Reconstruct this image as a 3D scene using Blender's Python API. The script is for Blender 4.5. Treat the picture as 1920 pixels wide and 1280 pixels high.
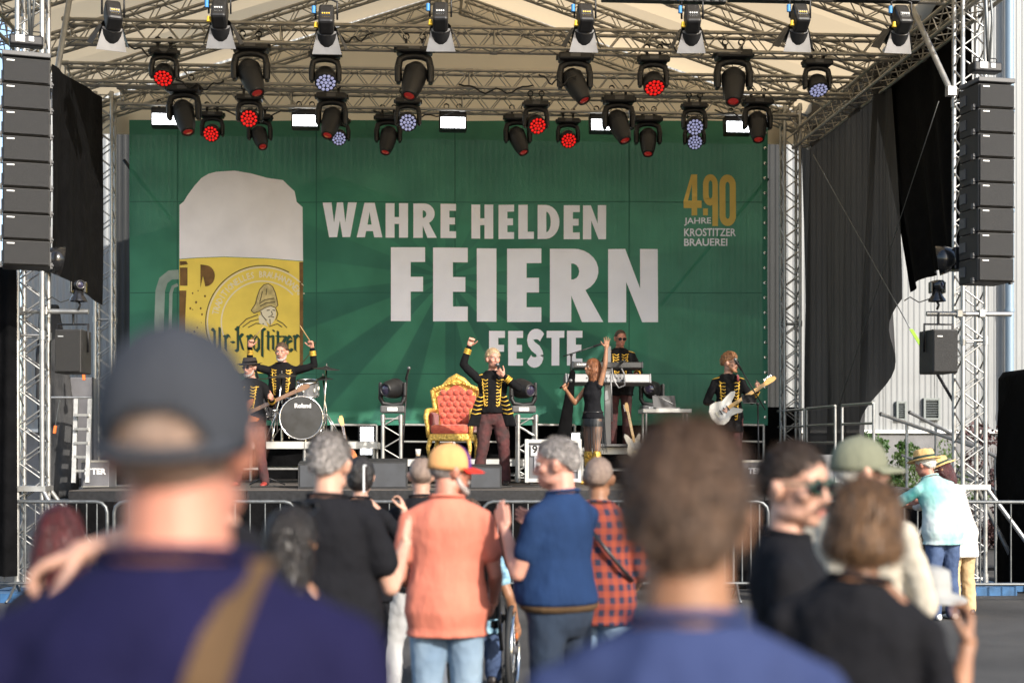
import bpy, bmesh, math, random
import numpy as np
from mathutils import Vector, Matrix, Euler
from mathutils.bvhtree import BVHTree
random.seed(7); np.random.seed(7)
R = math.radians
PI = math.pi
for o in list(bpy.data.objects): bpy.data.objects.remove(o)
scene = bpy.context.scene
COL = scene.collection

# ------------------------------------------------------------------ camera
YAW = R(4.0); FPX = 2667.0; HZ = 850.0; CAMZ = 1.63
cd = bpy.data.cameras.new('camera'); cam = bpy.data.objects.new('camera', cd); COL.objects.link(cam)
cam.location = (0, 0, CAMZ); cam.rotation_euler = (PI/2, 0, -YAW)
cd.sensor_width = 36; cd.lens = FPX/1920*36; cd.shift_y = (HZ-640)/1920
cd.clip_start = .05; cd.clip_end = 600
cd.dof.use_dof = True; cd.dof.focus_distance = 18.0; cd.dof.aperture_fstop = 1.75; cd.dof.aperture_blades = 0
scene.camera = cam

# ------------------------------------------------------------------ sky + sun
SUN_EL, SUN_AZ = R(28.0), R(30.0)         # azimuth: to the right of straight behind the camera's stage axis
wd = bpy.data.worlds.new('World'); scene.world = wd; wd.use_nodes = True
wn = wd.node_tree.nodes; wl = wd.node_tree.links
sky = wn.new('ShaderNodeTexSky'); sky.sky_type = 'NISHITA'; sky.sun_disc = False
sky.sun_elevation = SUN_EL; sky.altitude = 100; sky.dust_density = 1.6; sky.ozone_density = 1.0
sun_dir = Vector((math.sin(SUN_AZ)*math.cos(SUN_EL), -math.cos(SUN_AZ)*math.cos(SUN_EL), math.sin(SUN_EL)))  # towards the sun
sky.sun_rotation = math.atan2(sun_dir.x, sun_dir.y)
wl.new(sky.outputs[0], wn['Background'].inputs['Color'])
wn['Background'].inputs['Strength'].default_value = 0.15
sd = bpy.data.lights.new('sun', 'SUN'); sd.energy = 3.4; sd.angle = R(.55); sd.color = (1, .93, .83)
so = bpy.data.objects.new('sun', sd); COL.objects.link(so)
so.rotation_euler = sun_dir.to_track_quat('Z', 'Y').to_euler(); so.location = (8, -20, 30)
vs = scene.view_settings; vs.view_transform = 'Standard'; vs.look = 'None'; vs.gamma = 1; vs.use_curve_mapping = False
vs.exposure = 1.0

# ------------------------------------------------------------------ pixel helpers (real places in metres come out)
FW = Vector((math.sin(YAW), math.cos(YAW), 0)); RT = Vector((math.cos(YAW), -math.sin(YAW), 0))
C0 = Vector((0, 0, CAMZ))
def ray(px, py): return FW + RT*((px-960)/FPX) + Vector((0, 0, (HZ-py)/FPX))
def at(px, py, D): return C0 + ray(px, py)*D
def aty(px, py, Y): d = ray(px, py); return C0 + d*(Y/d.y)
def atx(px, py, X): d = ray(px, py); return C0 + d*(X/d.x)
def gnd(px, D, z=0): p = at(px, 850, D); p.z = z; return p

# ------------------------------------------------------------------ object helpers
tmp = bpy.data.scenes.new('tmp')
def new_obj(name, me, mat=None, parent=None):
    o = bpy.data.objects.new(name, me); COL.objects.link(o)
    if mat is not None and me is not None:
        if isinstance(mat, (list, tuple)):
            for m in mat: me.materials.append(m)
        else: me.materials.append(mat)
    if parent is not None: o.parent = parent
    return o
def tag(o, label=None, cat=None, group=None, kind=None):
    if label: o['label'] = label
    if cat: o['category'] = cat
    if group: o['group'] = group
    if kind: o['kind'] = kind
    return o
def thing(name, label, cat, loc=(0, 0, 0), rz=0, group=None):
    o = bpy.data.objects.new(name, None); COL.objects.link(o)
    o.empty_display_size = .1; o.location = loc; o.rotation_euler = (0, 0, rz)
    return tag(o, label, cat, group)
def copy_tree(o, parent=None):
    c = o.copy(); COL.objects.link(c); c.parent = parent
    for ch in list(o.children): copy_tree(ch, c)
    return c
def frame(d):
    d = Vector(d).normalized()
    u = d.orthogonal().normalized() if abs(d.z) > .99 else Vector((0, 0, 1)).cross(d).normalized()
    v = d.cross(u)
    return d, u, v
class MB:
    def __init__(s): s.v = []; s.f = []; s.sm = []; s.mi = []
    def add(s, vs, fs, smooth=False, mi=0):
        b = len(s.v); s.v += [tuple(v) for v in vs]
        for f in fs: s.f.append(tuple(i+b for i in f)); s.sm.append(smooth); s.mi.append(mi)
        return s
    def box(s, c, size, rot=None, mi=0, bev=0):
        c = Vector(c); hx, hy, hz = [q/2 for q in size]
        if bev <= 0:
            vs = [Vector((x*hx, y*hy, z*hz)) for x in (-1, 1) for y in (-1, 1) for z in (-1, 1)]
            fs = [(0, 1, 3, 2), (4, 6, 7, 5), (0, 4, 5, 1), (2, 3, 7, 6), (0, 2, 6, 4), (1, 5, 7, 3)]
        else:
            bm = bmesh.new(); bmesh.ops.create_cube(bm, size=1)
            for v in bm.verts: v.co = Vector((v.co.x*2*hx, v.co.y*2*hy, v.co.z*2*hz))
            bmesh.ops.bevel(bm, geom=bm.edges[:], offset=bev, segments=2, affect='EDGES', profile=.5)
            vs = [v.co.copy() for v in bm.verts]; fs = [tuple(v.index for v in f.verts) for f in bm.faces]; bm.free()
        if rot is not None:
            m = rot if isinstance(rot, Matrix) else Euler(rot).to_matrix()
            vs = [m @ v for v in vs]
        return s.add([v+c for v in vs], fs, False, mi)
    def cyl(s, a, b, r, r2=None, n=10, mi=0, caps=True, smooth=True):
        a = Vector(a); b = Vector(b); r2 = r if r2 is None else r2
        d, u, v = frame(b-a); vs = []; fs = []
        for k in range(n):
            t = 2*PI*k/n; w = u*math.cos(t)+v*math.sin(t); vs += [a+w*r, b+w*r2]
        for k in range(n): j = (k+1) % n; fs.append((2*k, 2*j, 2*j+1, 2*k+1))
        s.add(vs, fs, smooth, mi)
        if caps:
            s.add([vs[2*k] for k in range(n)], [tuple(range(n))[::-1]], False, mi)
            s.add([vs[2*k+1] for k in range(n)], [tuple(range(n))], False, mi)
        return s
    def tube(s, pts, r, n=6, mi=0, closed=False, smooth=True, ry=None):
        pts = [Vector(p) for p in pts]; m = len(pts); rs = r if isinstance(r, (list, tuple)) else [r]*m
        vs = []; fs = []; pu = None
        for i, p in enumerate(pts):
            if closed: t = pts[(i+1) % m]-pts[i-1]
            else: t = pts[min(i+1, m-1)]-pts[max(i-1, 0)]
            if t.length < 1e-9: t = Vector((0, 0, 1))
            t.normalize()
            if pu is None: pu = t.orthogonal().normalized()
            u = (pu-t*pu.dot(t))
            u = u.normalized() if u.length > 1e-6 else t.orthogonal().normalized()
            pu = u; w = t.cross(u)
            for k in range(n):
                a = 2*PI*k/n; vs.append(p+u*math.cos(a)*rs[i]+w*math.sin(a)*(rs[i] if ry is None else ry))
        L = m if closed else m-1
        for i in range(L):
            j = (i+1) % m
            for k in range(n): q = (k+1) % n; fs.append((i*n+k, i*n+q, j*n+q, j*n+k))
        if not closed: fs.append(tuple(range(n))[::-1]); fs.append(tuple((m-1)*n+k for k in range(n)))
        return s.add(vs, fs, smooth, mi)
    def lathe(s, prof, c=(0, 0, 0), axis=(0, 0, 1), n=20, mi=0, smooth=True):   # prof: (r, h)
        c = Vector(c); d, u, v = frame(axis); vs = []; fs = []
        for (r, h) in prof:
            for k in range(n):
                a = 2*PI*k/n; vs.append(c+d*h+(u*math.cos(a)+v*math.sin(a))*max(r, 1e-4))
        for i in range(len(prof)-1):
            for k in range(n): q = (k+1) % n; fs.append((i*n+k, i*n+q, (i+1)*n+q, (i+1)*n+k))
        return s.add(vs, fs, smooth, mi)
    def ell(s, c, r, rot=None, n=16, m=10, mi=0):
        c = Vector(c); vs = []; fs = []
        M = None if rot is None else (rot if isinstance(rot, Matrix) else Euler(rot).to_matrix())
        if not isinstance(r, (tuple, list, Vector)): r = (r, r, r)
        for i in range(1, m):
            ph = PI*i/m
            for k in range(n):
                a = 2*PI*k/n; p = Vector((r[0]*math.sin(ph)*math.cos(a), r[1]*math.sin(ph)*math.sin(a), r[2]*math.cos(ph)))
                vs.append(c+(M @ p if M else p))
        t = Vector((0, 0, r[2])); t = M @ t if M else t
        vs += [c+t, c-t]; T = (m-1)*n; B = T+1
        for i in range(m-2):
            for k in range(n): q = (k+1) % n; fs.append((i*n+k, (i+1)*n+k, (i+1)*n+q, i*n+q))
        for k in range(n): q = (k+1) % n; fs.append((T, k, q)); fs.append((B, (m-2)*n+q, (m-2)*n+k))
        return s.add(vs, fs, True, mi)
    def cap(s, a, b, ra, rb, n=12):                      # closed tapered capsule
        a = Vector(a); b = Vector(b); L = (b-a).length
        prof = [(ra*math.sin(t), -ra*math.cos(t)) for t in (0, .5, 1.0, PI/2)]
        prof += [(rb*math.cos(t), L+rb*math.sin(t)) for t in (0, .5, 1.0, PI/2)]
        return s.lathe(prof, a, b-a, n)
    def chain(s, pts, rs, n=12):
        for i in range(len(pts)-1): s.cap(pts[i], pts[i+1], rs[i], rs[i+1], n)
        return s
    def loft(s, rings, n=20, mi=0, caps=True):           # rings: (cx,cy,cz,rx,ry) or with matrices (center, ux, uy)
        vs = []; fs = []
        for rg in rings:
            if len(rg) == 3: c, ux, uy = rg
            else: c = Vector(rg[:3]); ux = Vector((rg[3], 0, 0)); uy = Vector((0, rg[4], 0))
            for k in range(n):
                a = 2*PI*k/n; vs.append(Vector(c)+Vector(ux)*math.cos(a)+Vector(uy)*math.sin(a))
        for i in range(len(rings)-1):
            for k in range(n): q = (k+1) % n; fs.append((i*n+k, i*n+q, (i+1)*n+q, (i+1)*n+k))
        if caps: fs.append(tuple(range(n))[::-1]); fs.append(tuple((len(rings)-1)*n+k for k in range(n)))
        return s.add(vs, fs, True, mi)
    def prism(s, poly, y0, y1, mi=0):                    # polygon in XZ extruded along Y
        n = len(poly); vs = [Vector((x, y0, z)) for x, z in poly]+[Vector((x, y1, z)) for x, z in poly]
        fs = [tuple(range(n)), tuple(range(2*n-1, n-1, -1))]+[(i, (i+1) % n+0, (i+1) % n+n, i+n)[::-1] for i in range(n)]
        return s.add(vs, fs, False, mi)
    def xf(s, M):
        s.v = [tuple(M @ Vector(v)) for v in s.v]; return s
    def off(s, d): d = Vector(d); s.v = [tuple(Vector(v)+d) for v in s.v]; return s
    def mesh(s, name='m'):
        me = bpy.data.meshes.new(name); me.from_pydata(s.v, [], s.f)
        me.polygons.foreach_set('use_smooth', s.sm); me.polygons.foreach_set('material_index', s.mi); me.update(); return me
    def build(s, name, mat, parent=None, world=False):
        if world and parent is not None:
            s.xf(parent_matrix(parent).inverted())
        return new_obj(name, s.mesh(name), mat, parent)
def parent_matrix(p):
    return Matrix.Translation(p.location) @ p.rotation_euler.to_matrix().to_4x4()
def remesh(mb, vox, smooth=4, disp=None, seed=0, fac=.6):
    me = mb.mesh('rm'); o = bpy.data.objects.new('rm', me); tmp.collection.objects.link(o)
    m = o.modifiers.new('r', 'REMESH'); m.mode = 'VOXEL'; m.voxel_size = vox; m.use_smooth_shade = True
    if smooth: m = o.modifiers.new('s', 'SMOOTH'); m.factor = fac; m.iterations = smooth
    for (sc, st) in (disp or []):
        t = bpy.data.textures.new('c', 'CLOUDS'); t.noise_scale = sc; t.noise_depth = 1
        m = o.modifiers.new('d', 'DISPLACE'); m.texture = t; m.strength = st; m.mid_level = .5; m.texture_coords = 'LOCAL'
    if disp: m = o.modifiers.new('s2', 'SMOOTH'); m.factor = .5; m.iterations = 2
    tmp.view_layers[0].update(); dg = tmp.view_layers[0].depsgraph
    r = bpy.data.meshes.new_from_object(o.evaluated_get(dg)); r.materials.clear()
    bpy.data.objects.remove(o); bpy.data.meshes.remove(me)
    r.polygons.foreach_set('use_smooth', [True]*len(r.polygons))
    return r
def mb_from_mesh(me, smooth=True):
    b = MB(); b.add([v.co.copy() for v in me.vertices], [tuple(p.vertices) for p in me.polygons], smooth); return b
def text_mesh(body, size=1, offset=0, shear=0, spacing=1, align='LEFT', res=3):
    c = bpy.data.curves.new('t', 'FONT'); c.body = body; c.size = size; c.offset = offset; c.shear = shear
    c.space_character = spacing; c.align_x = align; c.resolution_u = res
    o = bpy.data.objects.new('t', c); tmp.collection.objects.link(o); tmp.view_layers[0].update(); dg = tmp.view_layers[0].depsgraph
    me = bpy.data.meshes.new_from_object(o.evaluated_get(dg)); bpy.data.objects.remove(o); me.materials.clear(); return me
def fill_mesh(polys):                                     # 2-D outlines (holes by even-odd) -> flat mesh in XY
    c = bpy.data.curves.new('g', 'CURVE'); c.dimensions = '2D'; c.fill_mode = 'BOTH'
    for pl in polys:
        sp = c.splines.new('POLY'); sp.points.add(len(pl)-1); sp.use_cyclic_u = True
        for p, q in zip(sp.points, pl): p.co = (q[0], q[1], 0, 1)
    o = bpy.data.objects.new('g', c); tmp.collection.objects.link(o); tmp.view_layers[0].update(); dg = tmp.view_layers[0].depsgraph
    me = bpy.data.meshes.new_from_object(o.evaluated_get(dg)); bpy.data.objects.remove(o); me.materials.clear(); return me

# ------------------------------------------------------------------ materials
MATS = {}
def mat(name, col, rough=.6, metal=0, var=.0, vscale=6, bump=0, bscale=40, spec=.5, emit=None, estr=0, sss=0, col2=None,
        stretch=(1, 1, 1), sheen=0, coat=0, detail=4, trans=None, alpha=None):
    m = bpy.data.materials.new(name); m.use_nodes = True; nt = m.node_tree; b = nt.nodes['Principled BSDF']
    b.inputs['Roughness'].default_value = rough; b.inputs['Metallic'].default_value = metal
    b.inputs['Specular IOR Level'].default_value = spec
    c = tuple(col)+(1,); b.inputs['Base Color'].default_value = c
    if sss: b.inputs['Subsurface Weight'].default_value = sss; b.inputs['Subsurface Radius'].default_value = (.012, .004, .002); b.inputs['Subsurface Scale'].default_value = 1.0
    if sheen: b.inputs['Sheen Weight'].default_value = sheen
    if coat: b.inputs['Coat Weight'].default_value = coat
    if emit: b.inputs['Emission Color'].default_value = tuple(emit)+(1,); b.inputs['Emission Strength'].default_value = estr
    if var or bump or col2:
        tc = nt.nodes.new('ShaderNodeTexCoord'); mp = nt.nodes.new('ShaderNodeMapping'); mp.inputs['Scale'].default_value = stretch
        nt.links.new(tc.outputs['Object'], mp.inputs[0])
    if var or col2:
        n = nt.nodes.new('ShaderNodeTexNoise'); n.inputs['Scale'].default_value = vscale; n.inputs['Detail'].default_value = detail
        nt.links.new(mp.outputs[0], n.inputs['Vector'])
        cr = nt.nodes.new('ShaderNodeValToRGB'); cr.color_ramp.elements[0].position = .32; cr.color_ramp.elements[1].position = .68
        if col2: a_, b_ = c, tuple(col2)+(1,)
        else: a_ = tuple(max(0, q*(1-var)) for q in col)+(1,); b_ = tuple(min(1, q*(1+var)) for q in col)+(1,)
        cr.color_ramp.elements[0].color = a_; cr.color_ramp.elements[1].color = b_
        nt.links.new(n.outputs['Fac'], cr.inputs[0]); nt.links.new(cr.outputs[0], b.inputs['Base Color'])
        if rough > .2:
            mr = nt.nodes.new('ShaderNodeMapRange'); mr.inputs['To Min'].default_value = max(.05, rough-.12); mr.inputs['To Max'].default_value = min(1, rough+.12)
            nt.links.new(n.outputs['Fac'], mr.inputs['Value']); nt.links.new(mr.outputs[0], b.inputs['Roughness'])
    if bump:
        n2 = nt.nodes.new('ShaderNodeTexNoise'); n2.inputs['Scale'].default_value = bscale; n2.inputs['Detail'].default_value = 3
        nt.links.new(mp.outputs[0], n2.inputs['Vector'])
        bp = nt.nodes.new('ShaderNodeBump'); bp.inputs['Strength'].default_value = bump; bp.inputs['Distance'].default_value = .02
        nt.links.new(n2.outputs['Fac'], bp.inputs['Height']); nt.links.new(bp.outputs[0], b.inputs['Normal'])
    if trans or alpha:
        out = nt.nodes['Material Output']; last = b.outputs[0]
        if trans:
            t = nt.nodes.new('ShaderNodeBsdfTranslucent'); t.inputs[0].default_value = tuple(trans[1])+(1,)
            mx = nt.nodes.new('ShaderNodeMixShader'); mx.inputs[0].default_value = trans[0]
            nt.links.new(last, mx.inputs[1]); nt.links.new(t.outputs[0], mx.inputs[2]); last = mx.outputs[0]
        if alpha:
            t = nt.nodes.new('ShaderNodeBsdfTransparent'); mx = nt.nodes.new('ShaderNodeMixShader'); mx.inputs[0].default_value = alpha
            nt.links.new(last, mx.inputs[1]); nt.links.new(t.outputs[0], mx.inputs[2]); last = mx.outputs[0]
        nt.links.new(last, out.inputs['Surface'])
    m.diffuse_color = c; MATS[name] = m; return m
M = MATS
mat('alu', (.40, .40, .39), .42, .8, var=.12, vscale=9)
mat('alu_dull', (.36, .345, .31), .5, .7, var=.16, vscale=7)
mat('galv', (.16, .168, .17), .45, .7, var=.2, vscale=14)
mat('black', (.010, .010, .011), .5, var=.25, vscale=30)
mat('black_gloss', (.012, .012, .013), .22, coat=.3)
mat('black_metal', (.014, .014, .016), .42, .3, var=.3, vscale=25)
mat('black_cloth', (.0042, .0042, .0046), .95, var=.35, vscale=5, bump=.5, bscale=14, spec=.06)
mat('chrome', (.75, .75, .75), .16, 1)
mat('white_paint', (.78, .78, .76), .45, var=.06)
mat('grille', (.013, .0125, .012), .55, .2, var=.2, vscale=60, bump=.4, bscale=260)
mat('rubber', (.02, .02, .02), .8)
mat('red_led', (.10, .004, .003), .25, emit=(1, .010, .008), estr=.45, coat=.4)
mat('red_lens', (.08, .003, .003), .1, emit=(1, .03, .02), estr=.09, coat=1)
mat('blue_led', (.35, .37, .5), .2, emit=(.55, .58, 1), estr=.22, coat=.5)
mat('white_led', (.9, .9, .9), .3, emit=(.93, .96, 1), estr=4)
mat('lens', (.03, .025, .05), .05, coat=1)
mat('gold', (.62, .38, .05), .45, .35, var=.25, vscale=40)
mat('gold_leaf', (.75, .48, .10), .38, .45, var=.3, vscale=22)
mat('wood_light', (.55, .36, .16), .4, var=.2, vscale=8, stretch=(6, 6, 1), coat=.3)
mat('plastic_grey', (.075, .075, .078), .5)
mat('label_white', (.75, .75, .75), .6)
# ================================================================== SETTING
# ---- ground
m = mat('asphalt', (.052, .049, .046), .85, var=.5, vscale=.8, bump=.6, bscale=160, detail=12)
nt = m.node_tree
g = MB(); N = 24
g.add([(-120+240*i/N, -60+240*j/N, 0) for j in range(N+1) for i in range(N+1)],
      [(j*(N+1)+i, j*(N+1)+i+1, (j+1)*(N+1)+i+1, (j+1)*(N+1)+i) for j in range(N) for i in range(N)])
tag(g.build('ground', m), kind='structure')

# ---- stage constants
DECK = 1.20
YF, YB = 16.9, 23.9                     # stage front edge, back
XL, XR = aty(62, 0, 16.3).x, aty(1818, 0, 16.3).x
XLB, XRB = aty(197, 0, 23.6).x, aty(1482, 0, 23.6).x

# ---- building behind the stage (pale profiled sheet cladding)
mat('cladding', (.225, .235, .24), .5, .1, var=.06, vscale=1.5)
mat('plinth', (.17, .17, .175), .85, var=.2, vscale=3, bump=.3)
mat('blue_pipe', (.22, .30, .38), .45, .2)
mat('louvre', (.16, .18, .18), .5, .4)
YW = 28.0
bl = thing('industrial_building', 'pale ribbed metal clad industrial building behind the stage', 'building', (2, YW, 0))
x0 = aty(40, 0, YW).x; x1 = x0+25; zb = aty(1700, 808, YW).z; pw = 1.06
pm = MB(); nr = 9; vs = []; fs = []
for k in range(nr*4+1):                 # trapezoid ribs
    u = (k % 4); x = k/(nr*4)*(pw-.012); d = 0 if u in (0, 1) else -.010
    vs += [(x, d, 0), (x, d, 11.5)]
for k in range(nr*4): fs.append((2*k, 2*k+2, 2*k+3, 2*k+1))
pm.add(vs, fs); pme = pm.mesh('cladding_panel'); pme.materials.append(M['cladding'])
n = int((x1-x0)/pw)
for i in range(n):
    o = new_obj('cladding_panel', pme, None, bl); o.location = (x0+i*pw-2, 0, zb)
MB().box(((x0+x1)/2, YW+3.02, 5.8), (x1-x0-.1, 6, 11.5)).build('core_wall', M['cladding'], bl, True)
MB().box(((x0+x1)/2, YW+.05, zb/2), (x1-x0, .16, zb-.04)).build('plinth', M['plinth'], bl, True)
MB().box(((x0+x1)/2, YW-.05, zb-.01), (x1-x0, .12, .06)).build('drip_flashing', M['white_paint'], bl, True)
for (a, b, t, bt) in ((1680, 1699, 752, 788), (1731, 1762, 746, 787)):
    p, q = aty(a, t, YW-.06), aty(b, bt, YW-.06)
    f = MB(); w, h = q.x-p.x, p.z-q.z; cx, cz = (p.x+q.x)/2, (p.z+q.z)/2
    for sx in (-1, 1): f.box((cx+sx*(w/2-.02), YW-.06, cz), (.04, .08, h))
    for sz in (-1, 1): f.box((cx, YW-.06, cz+sz*(h/2-.02)), (w-.085, .075, .04))
    fo = f.build('louvre', M['louvre'], bl, True)
    for k in range(7):
        z = cz-h/2+.05+(h-.1)*(k+.5)/7
        s = MB().box((cx, YW-.055, z), (w-.09, .07, .012), (R(-38), 0, 0)).build('slat', M['louvre'], fo)
        s.data.transform(Matrix.Translation(-Vector(bl.location)))
for px in (1893,):
    p = aty(px, 0, YW-.2)
    f = MB().cyl((p.x, p.y, .1), (p.x, p.y, 11.4), .085, n=12)
    for z in (2.5, 4.5, 6.5, 8.5): f.cyl((p.x, p.y, z-.03), (p.x, p.y, z+.03), .1, n=12)
    f.build('downpipe', M['blue_pipe'], bl, True)
# ---- green gate sign seen faintly through the mesh
p = aty(658, 528, YW-.08)
sg = MB().box((0, 0, 0), (1.0, .04, .5), bev=.01).build('gate_sign', mat('sign_grey', (.30, .36, .36), .5))
sg.location = p; tag(sg, 'grey gate sign reading TOR 1 seen through the green banner', 'sign')
t = text_mesh('TOR 1', .26, .008, align='CENTER'); t.transform(Matrix.Translation((0, -.026, -.09)) @ Matrix.Rotation(PI/2, 4, 'X'))
new_obj('lettering', t, M['black'], sg)

# ---- shrubs by the wall on the right
leafm = [mat('leaf_a', (.035, .085, .018), .6, var=.4, vscale=5, trans=(.25, (.09, .17, .02))), mat('leaf_b', (.07, .12, .03), .6, var=.4, vscale=5, trans=(.25, (.12, .2, .03))),
         mat('leaf_red', (.075, .035, .035), .6, var=.4, vscale=5)]
def shrub(loc, rx, rz, n, mi, label, size=.05, upright=False):
    t = thing('shrub', label, 'shrub', loc, 0, 'shrubs by the building wall')
    st = MB()
    for k in range(9):
        a = random.uniform(0, 6.28); r = rx*random.uniform(.2, .8); st.tube([(0, 0, 0), (r*.4*math.cos(a), r*.4*math.sin(a), rz*.8), (r*math.cos(a), r*math.sin(a), rz*1.5)], [.015, .01, .004], 5)
    st.build('stem', mat('bark', (.06, .045, .03), .9) if 'bark' not in M else M['bark'], t)
    f = MB(); cl = [(Vector((random.gauss(0, .5)*rx, random.gauss(0, .5)*rx, rz*(1+random.uniform(-.9, .9)))), random.uniform(.16, .34)*rx*1.6) for _ in range(26)]
    for _ in range(n):
        c, r = random.choice(cl); p = c+Vector((random.gauss(0, 1), random.gauss(0, 1), random.gauss(0, 1))).normalized()*r*random.uniform(.6, 1)
        if p.z < .02: continue
        u = Vector((random.gauss(0, 1), random.gauss(0, 1), random.gauss(0, 1)+(2.5 if upright else 0))).normalized(); w = u.orthogonal().normalized(); w = Matrix.Rotation(random.uniform(0, 6.28), 3, u) @ w
        l = size*random.uniform(.6, 1.3); wd_ = l*(.22 if upright else .42)
        f.add([p, p+u*l*.5+w*wd_, p+u*l, p+u*l*.5-w*wd_], [(0, 1, 2, 3)])
    f.build('foliage', leafm[mi], t)
for (px, D, top, rx, mi, lb, up) in ((1640, 26.6, 806, .42, 0, 'dense dark green shrub beside the hanging mesh drape', 0), (1668, 27, 822, .35, 0, 'rounded dark shrub in front of the grey plinth', 0),
        (1710, 26.4, 838, .5, 1, 'loose light green grassy plant left of the straw hats', 1), (1770, 26.8, 836, .5, 1, 'low light green plant behind the straw hats', 1), (1872, 24, 775, .42, 2, 'dark red leaved shrub beside the right tower', 0)):
    p = at(px, top, D); shrub((p.x, p.y, 0), rx, p.z/2, 2600, mi, lb, .07, up)

# ---- stage platform
mat('deck', (.085, .072, .062), .75, var=.3, vscale=2.2, bump=.2, bscale=60)
st = thing('stage_platform', 'raised black stage platform under the cream roof', 'stage', ((XL+XR)/2, YF, 0))
SL, SR = XL+.25, XR-.25
nx = 5; wx = (SR-SL)/nx
for i in range(nx):
    for j in range(4):
        y0 = YF+j*(YB-YF)/4; MB().box((SL+wx*(i+.5), y0+(YB-YF)/8, DECK-.025), (wx-.008, (YB-YF)/4-.008, .05)).build('deck_panel', M['deck'], st, True)
for i in range(nx):
    MB().box((SL+wx*(i+.5), YF-.006, DECK-.07), (wx-.01, .05, .13)).build('edge_profile', M['black_metal'], st, True)
for i in range(nx+1):
    for y in (YF+.15, (YF+YB)/2, YB-.2): MB().cyl((SL+.05+(wx-.02)*i, y, 0), (SL+.05+(wx-.02)*i, y, DECK-.06), .03, n=8).build('leg', M['alu'], st, True)
sk = MB(); nn = 160; vs = []; fs = []
for i in range(nn+1):
    x = SL+(SR-SL)*i/nn; d = .02*math.sin(i*1.9)+.012*math.sin(i*.7+1)
    vs += [(x, YF-.045+d*.15, DECK-.13), (x, YF-.03+d, .02)]
for i in range(nn): fs.append((2*i, 2*i+1, 2*i+3, 2*i+2))
sk.add(vs, fs, True).build('skirt', M['black_cloth'], st, True)

# ---- truss builder
def truss(name, label, a, b, w, cr, br, pitch, mname, group=None, up=(0, 0, 1), cat='truss', plates=2.5):
    """four chord box truss from a to b; each V brace a part"""
    a = Vector(a); b = Vector(b); d = (b-a); L = d.length; d.normalize(); up = Vector(up); s = d.cross(up).normalized(); up = s.cross(d).normalized()
    t = thing(name, label, cat, a, 0, group); mm = M[mname]
    Mx = Matrix((s, d, up)).transposed().to_4x4()
    cm = MB().cyl((0, 0, 0), (0, L, 0), cr, n=8).mesh('chord'); cm.materials.append(mm)
    for i, (x, z) in enumerate(((-1, -1), (1, -1), (1, 1), (-1, 1))):
        o = new_obj('chord', cm, None, t); o.matrix_local = Mx @ Matrix.Translation((x*w/2, 0, z*w/2))
    nb = max(1, round(L/(2*pitch))); P = L/nb
    vm = MB().cyl((-w/2, .01, 0), (w/2, P/2, 0), br, n=5, caps=False).cyl((w/2, P/2, 0), (-w/2, P-.01, 0), br, n=5, caps=False).mesh('brace'); vm.materials.append(mm)
    for q, (fx, fz) in enumerate(((0, -1), (0, 1), (-1, 0), (1, 0))):
        rot = Matrix.Identity(4) if fz else Matrix.Rotation(PI/2, 4, 'Y')
        T = Matrix.Translation((fx*w/2, 0, fz*w/2)) @ rot
        for k in range(nb):
            o = new_obj('brace', vm, None, t); o.matrix_local = Mx @ Matrix.Translation((0, k*P, 0)) @ T
    fm = MB()
    for k in range(4):
        c = [(-w/2, -w/2), (w/2, -w/2), (w/2, w/2), (-w/2, w/2)]; (xa, za), (xb, zb_) = c[k], c[(k+1) % 4]
        fm.cyl((xa, 0, za), (xb, 0, zb_), br*1.1, n=6)
        fm.cyl((xa, -.05, za), (xa, .05, za), cr*1.35, n=8)
    fm = fm.mesh('connector_frame'); fm.materials.append(mm)
    ns = max(1, int(L/plates))
    for k in range(ns+1):
        o = new_obj('connector_frame', fm, None, t); o.matrix_local = Mx @ Matrix.Translation((0, min(max(k*L/ns, .06), L-.06), 0))
    return t
ZT = 6.95; TW = .25
YT = {0: 16.2, 1: 18.7, 2: 20.8, 3: 22.3}
def hz(Y, pl, pr, py, label, nm='lighting_truss', m_='alu_dull'):
    a, b = aty(pl, 0, Y).x, aty(pr, 0, Y).x
    z = aty(850, py, Y).z
    return truss(nm, label, (a, Y, z+TW/2), (b, Y, z+TW/2), TW, .025, .009, .21, m_, 'lighting trusses under the roof')
hz(YT[1], 120, 1700, 92, 'second horizontal aluminium lighting truss carrying the upper row of moving lights')
hz(YT[2], 118, 1612, 168, 'third horizontal aluminium lighting truss carrying the middle row of lights')
hz(YT[3], 222, 1490, 209, 'rearmost horizontal aluminium truss just above the green banner')
hz(YT[0], 60, 1780, -22, 'front horizontal truss at the top edge holding the barn door lamps')

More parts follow.
